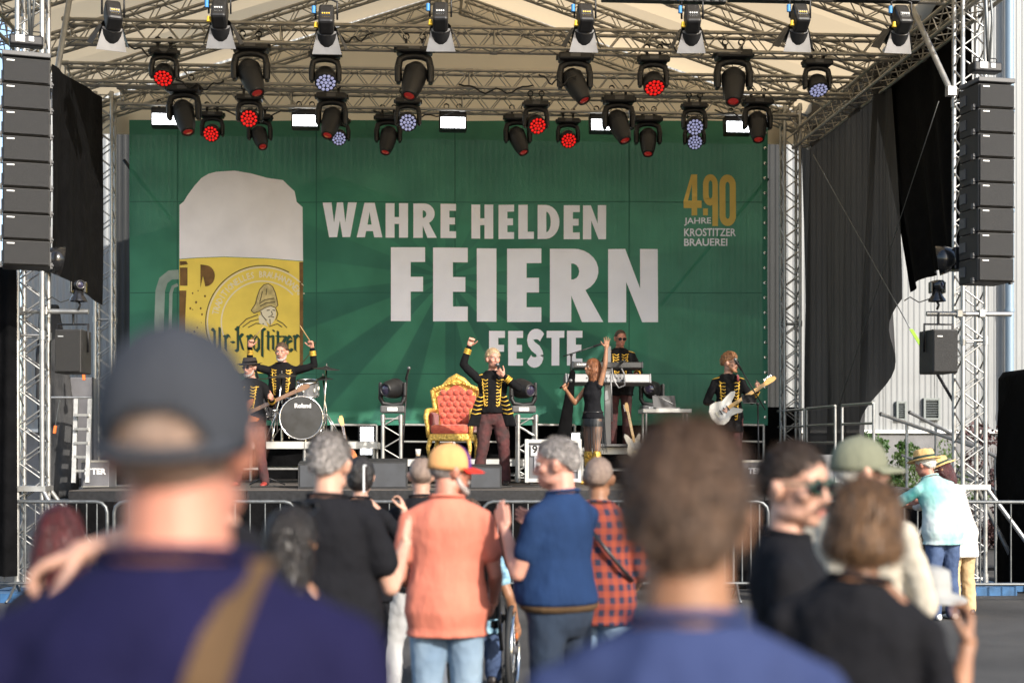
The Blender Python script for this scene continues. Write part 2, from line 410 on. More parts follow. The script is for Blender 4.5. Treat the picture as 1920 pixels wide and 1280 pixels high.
# ---- towers
ttop = 8.6
TOWERS = {}
for key, px, Y, lab, w, m_ in (('fl', 62, 16.3, 'silver front truss tower behind the left loudspeaker array', .27, 'alu'), ('fr', 1818, 16.3, 'silver front truss tower beside the right loudspeaker array', .27, 'alu'),
                           ('bl', 197, 23.6, 'rear truss tower left of the green banner', .26, 'alu'), ('br', 1482, 23.6, 'rear truss tower right of the green banner', .26, 'alu')):
    x = aty(px, 0, Y).x; top = ttop if key[0] == 'f' else 7.5
    TOWERS[key] = truss('truss_tower', lab, (x, Y, .12), (x, Y, top), w, .028, .011, .2, m_, 'truss towers', up=(0, 1, 0), cat='tower')
mat('steel_blue', (.03, .10, .22), .5, .3, var=.3, vscale=8)
for key in ('fl', 'fr'):
    t = TOWERS[key]; x, Y = t.location.x, t.location.y
    b = MB().box((0, 0, -.07), (.8, .8, .1))
    b.box((.7, 0, -.06), (.9, .1, .1)).box((-.7, 0, -.06), (.9, .1, .1)).build('base', M['steel_blue'], t)
    for sx, sy in ((1, -1), (-1, -1), (1, 1), (-1, 1)):
        MB().cyl((sx*.15, sy*.15, 1.1), (sx*.85, sy*.5, 0), .027, n=8).build('outrigger_strut', M['alu'], t)
    MB().box((0, 0, 1.12), (.36, .36, .06)).build('sleeve_block', M['alu'], t)

# ---- roof: canvas + rafters + gable frame
CX = (XLB+XRB)/2; EZ = 7.30; RZ = 9.25; RYF, RYB = 15.3, 24.1; HW = (XRB-XLB)/2+.25
def canv(name, c, tr):
    m = mat(name, c, .8, var=.08, vscale=1.2, trans=(.5, tr), detail=6)
    return m
cm_ = canv('canvas', (.68, .57, .40), (.78, .62, .40))
rf = thing('stage_roof', 'cream canvas gable roof stretched over the stage trusses', 'roof', (CX, RYF, EZ))
ny = 4
for s in (-1, 1):
    for j in range(ny):
        vs = []; fs = []; nu, nv = 14, 10; y0 = RYF+(RYB-RYF)*j/ny; y1 = RYF+(RYB-RYF)*(j+1)/ny
        for b_ in range(nv+1):
            for a_ in range(nu+1):
                u = a_/nu; v = b_/nv; sag = -.10*math.sin(PI*u)*math.sin(PI*v)
                vs.append((CX+s*(HW+.25)*u, y0+(y1-y0)*v, RZ+.2-(RZ-EZ)*1.03*u+sag))
        for b_ in range(nv):
            for a_ in range(nu): q = b_*(nu+1)+a_; fs.append((q, q+1, q+nu+2, q+nu+1))
        MB().add(vs, fs, True).build('canvas_panel', cm_, rf, True)
for nm, yy in (('back_gable_canvas', RYB+.02), ('added_front_sun_block', RYF-.02)):  # front sheet is added out of view to keep sun off the banner
    zlo = EZ-.35 if yy > 20 else EZ-.05
    vs = []; fs = []; nu = 24
    for a_ in range(nu+1):
        u = -1+2*a_/nu; zt = RZ+.2-(RZ-EZ)*1.03*abs(u); vs += [(CX+u*(HW+.22), yy, zlo), (CX+u*(HW+.22), yy+.02*math.sin(a_*2.1), max(zt+(.05 if yy < 20 else -.03), zlo+.05))]
    for a_ in range(nu): fs.append((2*a_, 2*a_+2, 2*a_+3, 2*a_+1))
    MB().add(vs, fs, True).build(nm, cm_, rf, True)
k = 0
for Y, who in ((16.4, 'front'), (18.2, 'second'), (20.0, 'third'), (21.9, 'fourth'), (23.7, 'rearmost')):
    for s, side in ((-1, 'left'), (1, 'right')):
        truss('rafter_truss', f'sloping {side} rafter truss of the {who} roof frame below the canvas', (CX+s*(HW-.05), Y, EZ-.12), (CX+s*.16, Y, RZ-.16), .22, .024, .009, .24, 'alu_dull', 'rafter trusses')
truss('ridge_truss', 'ridge truss running front to back under the roof peak', (CX, RYF+.2, RZ-.12), (CX, RYB-.2, RZ-.12), .24, .024, .009, .24, 'alu_dull')
truss('king_post_truss', 'upright truss post in the middle of the rear gable', (CX, 23.75, 6.95), (CX, 23.75, RZ-.1), .33, .03, .011, .12, 'alu_dull')
for s, side in ((-1, 'left'), (1, 'right')):
    x = CX+s*(HW-.02)
    truss('eave_truss', f'long eave truss along the {side} side of the roof', (x, RYF+.3, EZ-.35), (x, RYB-.3, EZ-.35), .26, .025, .009, .22, 'alu_dull', 'eave trusses')
# diagonal brace tubes at the front towers
for (p0, p1, D, lb) in (((130, 0), (97, 195), 16.6, 'slanting silver brace tube beside the left loudspeaker array'), ((1708, 10), (1783, 172), 16.6, 'slanting silver brace tube left of the right tower')):
    o = MB().cyl(at(*p0, D+.6), at(*p1, D), .035, n=10); b = thing('brace_tube', lb, 'brace', at(*p1, D), 0, 'roof brace tubes'); o.build('tube', M['alu'], b, True)
    MB().box(at(*p1, D), (.1, .1, .1)).build('clamp', M['alu'], b, True)

# ---- side drapes (plane X = const, outline from top to bottom curve)
def mesh_cloth(name, c, al):
    return mat(name, c, .95, var=.25, vscale=3, stretch=(1, 1, .15), bump=.4, bscale=60, spec=.1, alpha=al)
mat_net = mesh_cloth('net', (.046, .046, .047), .02)
def drape(name, label, X, top, bot, material, amp=.07, nf=9, nu=60, nv=30, seedp=0, pull=0):
    # top / bot: pixel polylines sampled by u
    def samp(pl, u):
        t = u*(len(pl)-1); i = min(int(t), len(pl)-2); f = t-i; return (pl[i][0]*(1-f)+pl[i+1][0]*f, pl[i][1]*(1-f)+pl[i+1][1]*f)
    vs = []; fs = []
    for i in range(nu+1):
        u = i/nu; a = atx(*samp(top, u), X); b = atx(*samp(bot, u), X)
        for j in range(nv+1):
            v = j/nv; p = a.lerp(b, v)
            p.x += amp*(.35+.65*v)*math.sin(u*nf*2*PI+seedp+.8*math.sin(v*3))+amp*.5*math.sin(u*nf*4.3+v*2.1+seedp)+pull*v*v
            vs.append(p)
    for i in range(nu):
        for j in range(nv): q = i*(nv+1)+j; fs.append((q, q+1, q+nv+2, q+nv+1))
    base = Vector(vs[nv]); t = thing(name, label, 'drape', base)
    MB().add(vs, fs, True).build('cloth', material, t, True); return t
XD = XRB+.36
drape('mesh_drape', 'grey black mesh side drape hanging between the rear right tower and the stairs', XD, [(1500, 205), (1560, 172), (1640, 118), (1664, 102)], [(1500, 852), (1560, 852), (1612, 850), (1697, 560)], mat_net, .10, 5)
drape('side_drape', 'black cloth gathered high beside the right truss tower', XD+.12, [(1625, 128), (1700, 48), (1760, -25), (1822, -110)], [(1703, 548), (1738, 520), (1768, 505), (1790, 488), (1822, 440)], M['black_cloth'], .05, 4)
XD2 = XL+.2
drape('side_drape', 'black cloth hanging between the left tower and the rear tower', XD2, [(97, 120), (125, 142), (160, 162), (191, 182)], [(95, 500), (120, 522), (150, 545), (191, 572)], M['black_cloth'], .02, 3)
# net strips either side of the banner
def panelY(name, label, px0, px1, py0, py1, Y, material, amp=.04, nf=3, cat='drape'):
    a = aty(px0, py0, Y); b = aty(px1, py1, Y); vs = []; fs = []; nu, nv = 30, 12
    for i in range(nu+1):
        for j in range(nv+1):
            u, v = i/nu, j/nv; vs.append((a.x+(b.x-a.x)*u, Y+amp*math.sin(u*nf*6.28+v), a.z+(b.z-a.z)*v))
    for i in range(nu):
        for j in range(nv): q = i*(nv+1)+j; fs.append((q, q+1, q+nv+2, q+nv+1))
    t = thing(name, label, cat, (a.x, Y, b.z)); MB().add(vs, fs, True).build('cloth', material, t, True); return t
net2 = mesh_cloth('net_light', (.03, .031, .033), .15)
panelY('mesh_drape', 'narrow grey mesh strip between left rear tower and green banner', 214, 247, 215, 800, 24.2, net2)
panelY('mesh_drape', 'narrow grey mesh strip between green banner and right rear tower', 1436, 1470, 225, 850, 24.2, net2)
panelY('stage_backcloth', 'black cloth hanging below the green banner at the stage rear', 214, 1500, 760, 906, 24.0, M['black_cloth'], .03, 14)
panelY('tower_scrim', 'dark cloth hanging at the far left edge beside the left tower', -60, 31, 495, 1080, 15.9, M['black_cloth'], .05, 2)
# covered stack at the right edge
p = at(1876, 690, 16.9); q = at(1990, 690, 16.9); dr = MB(); rings = []
for k, z in enumerate((0, .3, .9, 1.5, 2.0, 2.55, 2.63)):
    rings.append(z)
n = 40; vs = []; fs = []
for z in rings:
    for k2 in range(n):
        a = 2*PI*k2/n; sx = .55+(.03*math.sin(k2*2.3+z)+.02*math.sin(k2*5+z*3))*(1.2 if z < 2.5 else .3); sc = 1 if z < 2.6 else .92
        c, s_ = math.cos(a), math.sin(a); e = .3
        vs.append((sx*sc*math.copysign(abs(c)**e, c), sx*sc*math.copysign(abs(s_)**e, s_), z))
for i in range(len(rings)-1):
    for k2 in range(n): q2 = (k2+1) % n; fs.append((i*n+k2, i*n+q2, (i+1)*n+q2, (i+1)*n+k2))
fs.append(tuple((len(rings)-1)*n+k2 for k2 in range(n)))
cs = thing('covered_stack', 'equipment stack under black cloth at the right edge', 'equipment', (p.x+.78, p.y+.2, 0))
dr.add(vs, fs, True).build('cover', M['black_cloth'], cs)
# ================================================================== BANNER
YBN = 23.2
def wv(x, z):
    return .022*math.sin(x*1.7+.4*z)+.014*math.sin(x*4.1+z*.9+1)+.008*math.sin(z*3.1+x*.6)+.012*math.sin(x*9+.3*z)*max(0, (x-3)/3)
GX, GY = 12, 20
def print_me(me, layer):                # me: flat mesh in pixel units (x, y) of the banner face -> banner surface
    bm = bmesh.new(); bm.from_mesh(me)
    xs = [v.co.x for v in bm.verts]; ys = [v.co.y for v in bm.verts]
    for k in range(int(min(xs)//GX)+1, int(max(xs)//GX)+1):
        bmesh.ops.bisect_plane(bm, geom=bm.verts[:]+bm.edges[:]+bm.faces[:], plane_co=(k*GX, 0, 0), plane_no=(1, 0, 0))
    for k in range(int(min(ys)//GY)+1, int(max(ys)//GY)+1):
        bmesh.ops.bisect_plane(bm, geom=bm.verts[:]+bm.edges[:]+bm.faces[:], plane_co=(0, k*GY, 0), plane_no=(0, 1, 0))
    for v in bm.verts:
        p = aty(v.co.x, v.co.y, YBN); d = v.co.z
        v.co = Vector((p.x, YBN-wv(p.x, p.z)-.0035*layer-d, p.z))-BNL
    bmesh.ops.recalc_face_normals(bm, faces=bm.faces)
    bm.to_mesh(me); bm.free()
    me.polygons.foreach_set('use_smooth', [True]*len(me.polygons)); return me
BNL = aty(842, 798, YBN)
bn = thing('event_banner', 'large green mesh banner with beer mug and white lettering behind the band', 'banner', BNL)
# banner cloth material: printed sun rays round a centre, fine weave, slightly see-through
bmt = bpy.data.materials.new('banner_green'); bmt.use_nodes = True; nt = bmt.node_tree; b = nt.nodes['Principled BSDF']
b.inputs['Roughness'].default_value = .75; b.inputs['Specular IOR Level'].default_value = .2
def nd(t, **k):
    q = nt.nodes.new(t)
    for a_, v_ in k.items(): setattr(q, a_, v_)
    return q
def lk(a_, b_): nt.links.new(a_, b_)
tc = nd('ShaderNodeTexCoord'); sp = nd('ShaderNodeSeparateXYZ'); lk(tc.outputs['Object'], sp.inputs[0])
cen = aty(835, 520, YBN)-BNL
def mth(op, a_, b_=None, c_=None):
    q = nd('ShaderNodeMath', operation=op)
    for i, v_ in enumerate((a_, b_, c_)):
        if v_ is None: continue
        if isinstance(v_, (int, float)): q.inputs[i].default_value = v_
        else: lk(v_, q.inputs[i])
    return q.outputs[0]
dx = mth('SUBTRACT', sp.outputs['X'], cen.x); dz = mth('SUBTRACT', sp.outputs['Z'], cen.z)
ang = mth('ARCTAN2', dx, dz); sn = mth('SINE', mth('MULTIPLY', ang, 13.0))
edge = nd('ShaderNodeMapRange'); edge.inputs['From Min'].default_value = -.12; edge.inputs['From Max'].default_value = .12; lk(sn, edge.inputs['Value'])
rad = mth('SQRT', mth('ADD', mth('MULTIPLY', dx, dx), mth('MULTIPLY', dz, dz)))
fade = nd('ShaderNodeMapRange'); fade.inputs['From Min'].default_value = .2; fade.inputs['From Max'].default_value = 3.4; fade.inputs['To Min'].default_value = .95; fade.inputs['To Max'].default_value = .5; lk(rad, fade.inputs['Value'])
lowr = nd('ShaderNodeMapRange'); lowr.inputs['From Min'].default_value = 1.2; lowr.inputs['From Max'].default_value = -.8; lowr.inputs['To Min'].default_value = .25; lk(dz, lowr.inputs['Value'])
fac = mth('MULTIPLY', mth('MULTIPLY', edge.outputs[0], fade.outputs[0]), lowr.outputs[0])
mx = nd('ShaderNodeMix', data_type='RGBA'); lk(fac, mx.inputs['Factor']); mx.inputs[6].default_value = (.062, .245, .155, 1); mx.inputs[7].default_value = (.034, .125, .100, 1)
ns = nd('ShaderNodeTexNoise'); ns.inputs['Scale'].default_value = 1.1; ns.inputs['Detail'].default_value = 3; lk(tc.outputs['Object'], ns.inputs['Vector'])
mx2 = nd('ShaderNodeMix', data_type='RGBA'); mx2.blend_type = 'MULTIPLY'; mx2.inputs['Factor'].default_value = .75
cr = nd('ShaderNodeValToRGB'); cr.color_ramp.elements[0].position = .35; cr.color_ramp.elements[1].position = .65; cr.color_ramp.elements[0].color = (.50, .52, .52, 1); lk(ns.outputs['Fac'], cr.inputs[0])
lk(mx.outputs[2], mx2.inputs[6]); lk(cr.outputs[0], mx2.inputs[7]); lk(mx2.outputs[2], b.inputs['Base Color'])
bp = nd('ShaderNodeBump'); bp.inputs['Strength'].default_value = .35; bp.inputs['Distance'].default_value = .01
wt = nd('ShaderNodeTexNoise'); wt.inputs['Scale'].default_value = 55; lk(tc.outputs['Object'], wt.inputs['Vector']); lk(wt.outputs['Fac'], bp.inputs['Height']); lk(bp.outputs[0], b.inputs['Normal'])
tr = nd('ShaderNodeBsdfTransparent'); ms = nd('ShaderNodeMixShader'); ms.inputs[0].default_value = .018; tl = nd('ShaderNodeBsdfTranslucent'); tl.inputs[0].default_value = (.06, .25, .15, 1)
m3 = nd('ShaderNodeMixShader'); m3.inputs[0].default_value = .25; lk(b.outputs[0], m3.inputs[1]); lk(tl.outputs[0], m3.inputs[2])
lk(m3.outputs[0], ms.inputs[1]); lk(tr.outputs[0], ms.inputs[2]); lk(ms.outputs[0], nt.nodes['Material Output'].inputs['Surface'])
# cloth
bx0, bx1, by0, by1 = 243, 1440, 226, 797
vs = [(bx0, by0, 0), (bx1, by0, 0), (bx1, by1, 0), (bx0, by1, 0)]
me = bpy.data.meshes.new('cloth'); me.from_pydata(vs, [], [(0, 1, 2, 3)]); print_me(me, 0); new_obj('cloth', me, bmt, bn)
mat('banner_white', (.80, .82, .92), .75, var=.04, vscale=2, bump=.3, bscale=60, spec=.2, alpha=.02)
mat('banner_gold', (.62, .46, .13), .75, var=.05, spec=.2)
mat('banner_foam', (.80, .79, .84), .8, var=.07, vscale=1.6, spec=.2, alpha=.03)
mat('banner_beer', (.80, .62, .12), .75, var=.10, vscale=1.8, spec=.2, alpha=.03)
mat('banner_brown', (.16, .09, .035), .75, var=.3, vscale=5, spec=.2)
mat('banner_helmet', (.52, .43, .20), .8, var=.35, vscale=9, spec=.2); mat('banner_ink', (.10, .085, .05), .8, spec=.2)
mat('banner_dgreen', (.02, .075, .055), .8, spec=.2)
mat('banner_glass', (.24, .30, .27), .7, var=.3, vscale=2, spec=.2)
mat('banner_cream', (.72, .66, .50), .8, spec=.2)
mat('seam', (.026, .115, .08), .7, spec=.2); mat('hem', (.035, .16, .11), .7, spec=.2)
def printed(name, polys, layer, m_, label=None):
    o = new_obj(name, print_me(fill_mesh(polys), layer), M[m_], bn)
    if label: o['label'] = label
    return o
def rect(a, t, c, d): return [(a, t), (c, t), (c, d), (a, d)]
printed('hem', [rect(1430, 226, 1439.5, 797)], 1, 'hem'); printed('hem', [rect(243.5, 788, 1429, 796.5)], 1, 'hem')
gm = MB()
for k in range(20): p = aty(1435, 250+k*28, YBN); gm.lathe([(.012, 0), (.025, 0), (.025, .006), (.012, .006)], (p.x, YBN-wv(p.x, p.z)-.008, p.z), (0, -1, 0), 10)
tag(gm.build('grommets', M['chrome'], bn, True), kind='stuff')
for x_ in (332, 592, 852, 1178): printed('seam', [rect(x_, 226.5, x_+2.2, 787.5)], .5, 'seam')
for y_ in (378, 548, 700): printed('seam', [rect(243.5, y_, 1429.5, y_+1.8)], .75, 'seam')
# ---- big glyphs
def arc(cx, cy, rx, ry, a0, a1, n=10): return [(cx+rx*math.cos(R(a0+(a1-a0)*k/n)), cy+ry*math.sin(R(a0+(a1-a0)*k/n))) for k in range(n+1)]
def thick(path, w, wv_=None):
    L = []; Rr = []
    for i, p in enumerate(path):
        a_ = path[max(i-1, 0)]; b_ = path[min(i+1, len(path)-1)]; d = Vector((b_[0]-a_[0], b_[1]-a_[1])); d.normalize(); ww = w[i] if isinstance(w, list) else w
        L.append((p[0]-d.y*ww/2, p[1]+d.x*ww/2)); Rr.append((p[0]+d.y*ww/2, p[1]-d.x*ww/2))
    return L+Rr[::-1]
Sp = arc(.54, .745, .30, .165, 20, 180, 8)+[(.27, .66), (.40, .55), (.62, .45), (.73, .34)]+arc(.46, .265, .29, .175, 10, -160, 8)
GL = {
 'E': [[(0, 0), (0, 1), (1, 1), (1, .80), (.57, .80), (.57, .60), (.93, .60), (.93, .40), (.57, .40), (.57, .20), (1, .20), (1, 0)]],
 'F': [[(0, 0), (0, 1), (1, 1), (1, .80), (.58, .80), (.58, .60), (.94, .60), (.94, .40), (.58, .40), (.58, 0)]],
 'H': [[(0, 0), (0, 1), (.40, 1), (.40, .60), (.60, .60), (.60, 1), (1, 1), (1, 0), (.60, 0), (.60, .40), (.40, .40), (.40, 0)]],
 'I': [[(0, 0), (0, 1), (1, 1), (1, 0)]],
 'L': [[(0, 0), (0, 1), (.6, 1), (.6, .21), (1, .21), (1, 0)]],
 'N': [[(0, 0), (0, 1), (.34, 1), (.64, .46), (.64, 1), (1, 1), (1, 0), (.68, 0), (.36, .55), (.36, 0)]],
 'W': [[(0, 1), (.26, 1), (.335, .42), (.42, 1), (.60, 1), (.665, .42), (.745, 1), (1, 1), (.81, 0), (.585, 0), (.505, .48), (.425, 0), (.19, 0)]],
 'A': [[(0, 0), (.30, 1), (.70, 1), (1, 0), (.68, 0), (.635, .18), (.365, .18), (.32, 0)], [(.42, .37), (.58, .37), (.5, .74)]],
 'R': [[(0, 0), (0, 1), (.45, 1)]+arc(.45, .70, .46, .30, 80, -62, 10)+[(1, 0), (.60, 0), (.40, .36), (.40, 0)], [(.40, .58), (.40, .80)]+arc(.42, .69, .13, .11, 80, -80, 6)],
 'D': [[(0, 0), (0, 1), (.35, 1)]+arc(.35, .5, .65, .5, 85, -85, 14)+[(.35, 0)], [(.40, .20), (.40, .80)]+arc(.40, .5, .20, .30, 80, -80, 8)],
 'T': [[(0, 1), (1, 1), (1, .80), (.72, .80), (.72, 0), (.28, 0), (.28, .80), (0, .80)]],
 'S': [thick(Sp, .30)],
 '4': [[(.42, 1), (.74, 1), (.74, .36), (.98, .36), (.98, .18), (.74, .18), (.74, 0), (.44, 0), (.44, .18), (0, .18), (0, .36)], [(.46, .78), (.24, .36), (.46, .36)]],
 '9': [[(.62, 0), (.62, .40), (.5, .38)]+arc(.5, .58, .5, .2, 250, 180, 6)+arc(.5, .80, .5, .2, 180, 0, 12)+[(1, .5), (1, 0)], arc(.5, .60, .13, .08, 180, 360, 6)+arc(.5, .80, .13, .08, 0, 180, 6)],
 '0': [arc(.5, .80, .5, .2, 0, 180, 12)+arc(.5, .20, .5, .2, 180, 360, 12), arc(.5, .78, .13, .08, 0, 180, 8)+arc(.5, .22, .13, .08, 180, 360, 8)],
}
def glyph(ch, x0, x1, yt, yb, layer=2, m_='banner_white'):
    printed('letter', [[(x0+(x1-x0)*u, yb+(yt-yb)*v) for u, v in pl] for pl in GL[ch]], layer, m_)
for ch, a_, c_ in (('W', 605, 669), ('A', 669, 717), ('H', 723, 765), ('R', 775, 819), ('E', 826, 855), ('H', 884, 925), ('E', 935, 964), ('L', 972, 1001), ('D', 1008, 1049), ('E', 1057, 1087), ('N', 1093, 1136)):
    f_ = (a_-605)/530; glyph(ch, a_, c_, 380+6*f_, 445+4*f_)
for ch, a_, c_ in (('F', 733, 797), ('E', 812, 877), ('I', 894, 931), ('E', 951, 1015), ('R', 1031, 1131), ('N', 1140, 1233)):
    f_ = (a_-733)/500; glyph(ch, a_, c_, 464+4*f_, 602+3*f_)
for ch, a_, c_ in (('F', 917, 947), ('E', 953, 981), ('S', 985, 1023), ('T', 1025, 1058), ('E', 1063, 1092)): glyph(ch, a_, c_, 620, 685)
glyph('4', 1282, 1316, 327, 404, 2, 'banner_gold'); printed('letter', [rect(1318, 391, 1327, 404)], 2, 'banner_gold')
glyph('9', 1318.5, 1346, 327, 424, 2, 'banner_gold') if False else printed('letter', [[(1318+28*u, 388+(-61)*((v-.36)/.64) if v >= .36 else 388+36*(.36-v)/.36) for u, v in pl] for pl in GL['9']], 2, 'banner_gold')
glyph('0', 1349, 1380, 327, 424, 2, 'banner_gold')
def ptext(body, x0, x1, yt, yb, layer, m_, off=.02, name='lettering'):
    t = text_mesh(body, 1, off); xs = [v.co.x for v in t.vertices]; ys = [v.co.y for v in t.vertices]
    a_, c_, e_, g_ = min(xs), max(xs), min(ys), max(ys)
    for v in t.vertices: v.co = Vector((x0+(v.co.x-a_)/(c_-a_)*(x1-x0), yb+(v.co.y-e_)/(g_-e_)*(yt-yb), 0))
    new_obj(name, print_me(t, layer), M[m_], bn)
ptext('JAHRE', 1283, 1333, 408, 423, 2, 'banner_white'); ptext('KROSTITZER', 1283, 1380, 428, 443, 2, 'banner_white'); ptext('BRAUEREI', 1283, 1364, 447, 461, 2, 'banner_white')
# ---- beer mug print
foam = [(337, 486), (337, 385), (345, 378), (352, 366), (364, 349), (377, 334), (390, 326), (405, 322), (440, 320), (470, 325), (500, 333), (530, 337), (540, 347), (552, 358), (556, 378), (567, 388), (568, 489), (500, 484), (420, 481), (370, 483)]
printed('foam', [foam], 1, 'banner_foam')
printed('beer', [[(337, 487), (370, 484), (420, 482), (500, 485), (568, 490), (568, 700), (337, 700)]], 1, 'banner_beer')
printed('beer_shade', [[(561, 491), (568, 491), (568, 700), (562, 700)]], 2, 'banner_brown')
printed('beer_shade', [[(337, 545), (350, 545), (348, 600), (349, 700), (337, 700)]], 2, 'banner_brown')
printed('beer_shade', [[(338, 490), (350, 490), (353, 496), (338, 498)]], 2, 'banner_brown')
printed('handle_print', [thick([(336, 515), (320, 516), (307, 526), (301, 545), (299, 600), (300, 660), (310, 690), (336, 694)], 18)], 1, 'banner_glass')
printed('handle_print', [thick([(334, 534), (325, 538), (321, 550), (320, 600), (320, 650), (324, 668)], 6)], 1, 'banner_glass')
printed('handle_shade', [arc(385, 517, 18, 20, 90, -90, 10)+[(376, 540), (376, 496)]], 2, 'banner_brown')
printed('handle_shade', [rect(338, 502, 352, 536)], 2, 'banner_brown')
def ringp(cx, cy, r, w, a0, a1, layer, m_, n=40): printed('emblem_ring', [thick(arc(cx, cy, r, r, a0, a1, n), w)], layer, m_)
EC = (492, 604)
ringp(*EC, 106, 1.8, 158, 298, 2, 'banner_ink'); ringp(*EC, 103, 2.4, 150, 318, 2, 'banner_cream'); ringp(*EC, 77, 2.4, 158, 318, 2, 'banner_cream')
ringp(*EC, 106, 1.8, 20, 158, 2, 'banner_ink')
body = 'TRADITIONELLES BRAUHANDWERK'
am = bpy.data.meshes.new('arc'); bm = bmesh.new()
for i, ch in enumerate(body):
    if ch == ' ': continue
    t = text_mesh(ch, 17, .25, align='CENTER', res=1); a_ = R(192+i*137/len(body)); cx, cy = EC[0]+84*math.cos(a_), EC[1]+84*math.sin(a_)
    t.transform(Matrix.Translation((cx, cy, 0)) @ Matrix.Rotation(a_+PI/2, 4, 'Z') @ Matrix.Diagonal((.8, -1, 1, 1)))
    bm.from_mesh(t)
bm.to_mesh(am); bm.free(); new_obj('lettering', print_me(am, 2), M['banner_cream'], bn)
# helmeted head drawn in ink on the label
hel = [(471, 582), (474, 577), (479, 570), (482, 557), (487, 543), (495, 534), (503, 532), (511, 537), (516, 548), (519, 560), (521, 572), (517, 577), (508, 573), (497, 577), (485, 584), (476, 587)]
printed('emblem_figure', [hel], 3, 'banner_helmet')
printed('emblem_figure', [thick(hel+[hel[0]], 1.6)], 4, 'banner_ink')
printed('emblem_figure', [[(488, 583), (497, 577), (508, 574), (516, 578), (518, 588), (516, 597), (512, 604), (507, 610), (501, 604), (494, 597), (489, 592)]], 3, 'banner_cream')
for pl in ([(486, 569), (497, 562), (514, 559)], [(488, 574), (499, 568), (516, 566)], [(492, 546), (490, 556), (487, 566)], [(500, 541), (499, 553)], [(500, 582), (506, 581)], [(511, 581), (516, 582)], [(509, 583), (511, 590), (508, 591)], [(503, 594), (508, 593), (514, 595)], [(506, 598), (507, 609)], [(489, 584), (492, 592), (500, 601)], [(517, 578), (521, 588), (517, 600)]):
    printed('emblem_figure', [thick(pl, 1.7)], 4, 'banner_ink')
printed('emblem_figure', [[(485, 592), (490, 590), (499, 604), (503, 612), (486, 606)]], 3, 'banner_cream')
for pl in ([(448, 612), (462, 598), (484, 590)], [(455, 613), (470, 602), (486, 598)], [(465, 614), (480, 606), (495, 607)], [(519, 600), (530, 606), (538, 614)], [(505, 612), (520, 607), (529, 613)]):
    printed('emblem_figure', [thick(pl, 1.8)], 3, 'banner_ink')
# black-letter word: nib strokes
def nibword(strokes, x0, yb, sx, sy, nib, layer, m_):
    bm = bmesh.new(); d = 0
    for pl in strokes:
        for i in range(len(pl)-1):
            a_ = Vector((x0+pl[i][0]*sx, yb-pl[i][1]*sy, 0)); c_ = Vector((x0+pl[i+1][0]*sx, yb-pl[i+1][1]*sy, 0)); nv_ = Vector((nib*.8, nib*.6, 0))
            d += .00012; q = [a_-nv_/2, a_+nv_/2, c_+nv_/2, c_-nv_/2]
            if abs((q[1]-q[0]).cross(q[2]-q[0]).z) < 1e-3: continue
            bm.faces.new([bm.verts.new(v+Vector((0, 0, d))) for v in q])
    t = bpy.data.meshes.new('nib'); bm.to_mesh(t); bm.free(); return new_obj('lettering', print_me(t, layer), M[m_], bn)
def shift(ls, dx_): return [[(x+dx_, y) for x, y in l] for l in ls]
fU = [[(.1, 1.3), (0, 1.15), (.2, 1.2), (.2, .15), (.4, 0), (.62, .2)], [(.62, 1.35), (.62, .1), (.8, 0)]]
fr = [[(0, .8), (.12, .9), (.12, .1), (.25, 0)], [(.12, .75), (.35, .95), (.45, .8)]]
fK = [[(.0, 1.2), (.25, 1.4), (.55, 1.25)], [(.2, 1.4), (.2, .1), (0, 0)], [(.2, .7), (.6, 1.0)], [(.35, .75), (.62, .1), (.8, 0)]]
fo = [[(.2, .9), (0, .7), (0, .2), (.2, 0), (.42, .2), (.42, .7), (.2, .9)]]
fs_ = [[(.35, 1.3), (.12, 1.2), (.12, -.3)]]
ft = [[(.15, 1.15), (.15, .1), (.32, 0)], [(0, .85), (.38, .85)]]
fi = [[(0, .8), (.12, .9), (.12, .1), (.26, 0)], [(.12, 1.15), (.16, 1.2)]]
fz = [[(0, .85), (.38, .85), (.05, .4), (.35, .25), (.2, -.15)]]
fe = [[(.35, .7), (.2, .9), (0, .7), (0, .2), (.2, 0), (.4, .15)], [(0, .5), (.36, .62)]]
word = []; xk = 0
for g_, w_ in ((fU, .98), (fr, .58), ([[(0, .5), (.25, .55)]], .36), (fK, .95), (fr, .56), (fo, .58), (fs_, .46), (ft, .44), (fi, .36), (ft, .46), (fz, .46), (fe, .52), (fr, .5)):
    word += shift(g_, xk); xk += w_
nibword(word, 398, 659, 164/xk, 33, 6.2, 3, 'banner_ink'); nibword(word, 399, 658.5, 164/xk, 33, 4.0, 5, 'banner_dgreen')
for k in range(26):                     # droplets on the glass
    x, y = random.uniform(352, 398), random.uniform(545, 700); r = random.uniform(.8, 2)
    printed('droplet', [arc(x, y, r, r*1.3, 0, 330, 7)], 2, 'banner_brown')
# steel wire rope lines across
def wire(label, a, b, r=.008, m_='black_metal', nm='wire_rope', cat='cable', sag=0):
    pts = [Vector(a).lerp(Vector(b), k/10)-Vector((0, 0, sag*math.sin(PI*k/10))) for k in range(11)]
    t = tag(MB().tube([p-Vector(a) for p in pts], r, 6).build(nm, M[m_]), label, cat); t.location = a; return t
wire('dark brace line crossing the upper left banner corner', aty(232, 300, 23.9), aty(338, 432, 23.9), .03, nm='brace_line')
wire('dark brace line crossing the upper right banner corner', aty(1440, 335, 23.9), aty(1232, 580, 23.9), .03, nm='brace_line')
wire('long steel wire from right roof corner to green strap', at(1525, 290, 22), at(1706, 615, 18), .007, 'galv')
wire('steel wire across black drape right of banner', at(1760, 190, 17.5), at(1570, 770, 22), .006, 'galv')
wire('steel wire left of the rear tower, leaning right', at(110, 340, 18), at(140, 535, 18), .007, 'galv')
wire('steel wire left of the rear tower, leaning left', at(176, 330, 20), at(145, 528, 18), .007, 'galv')
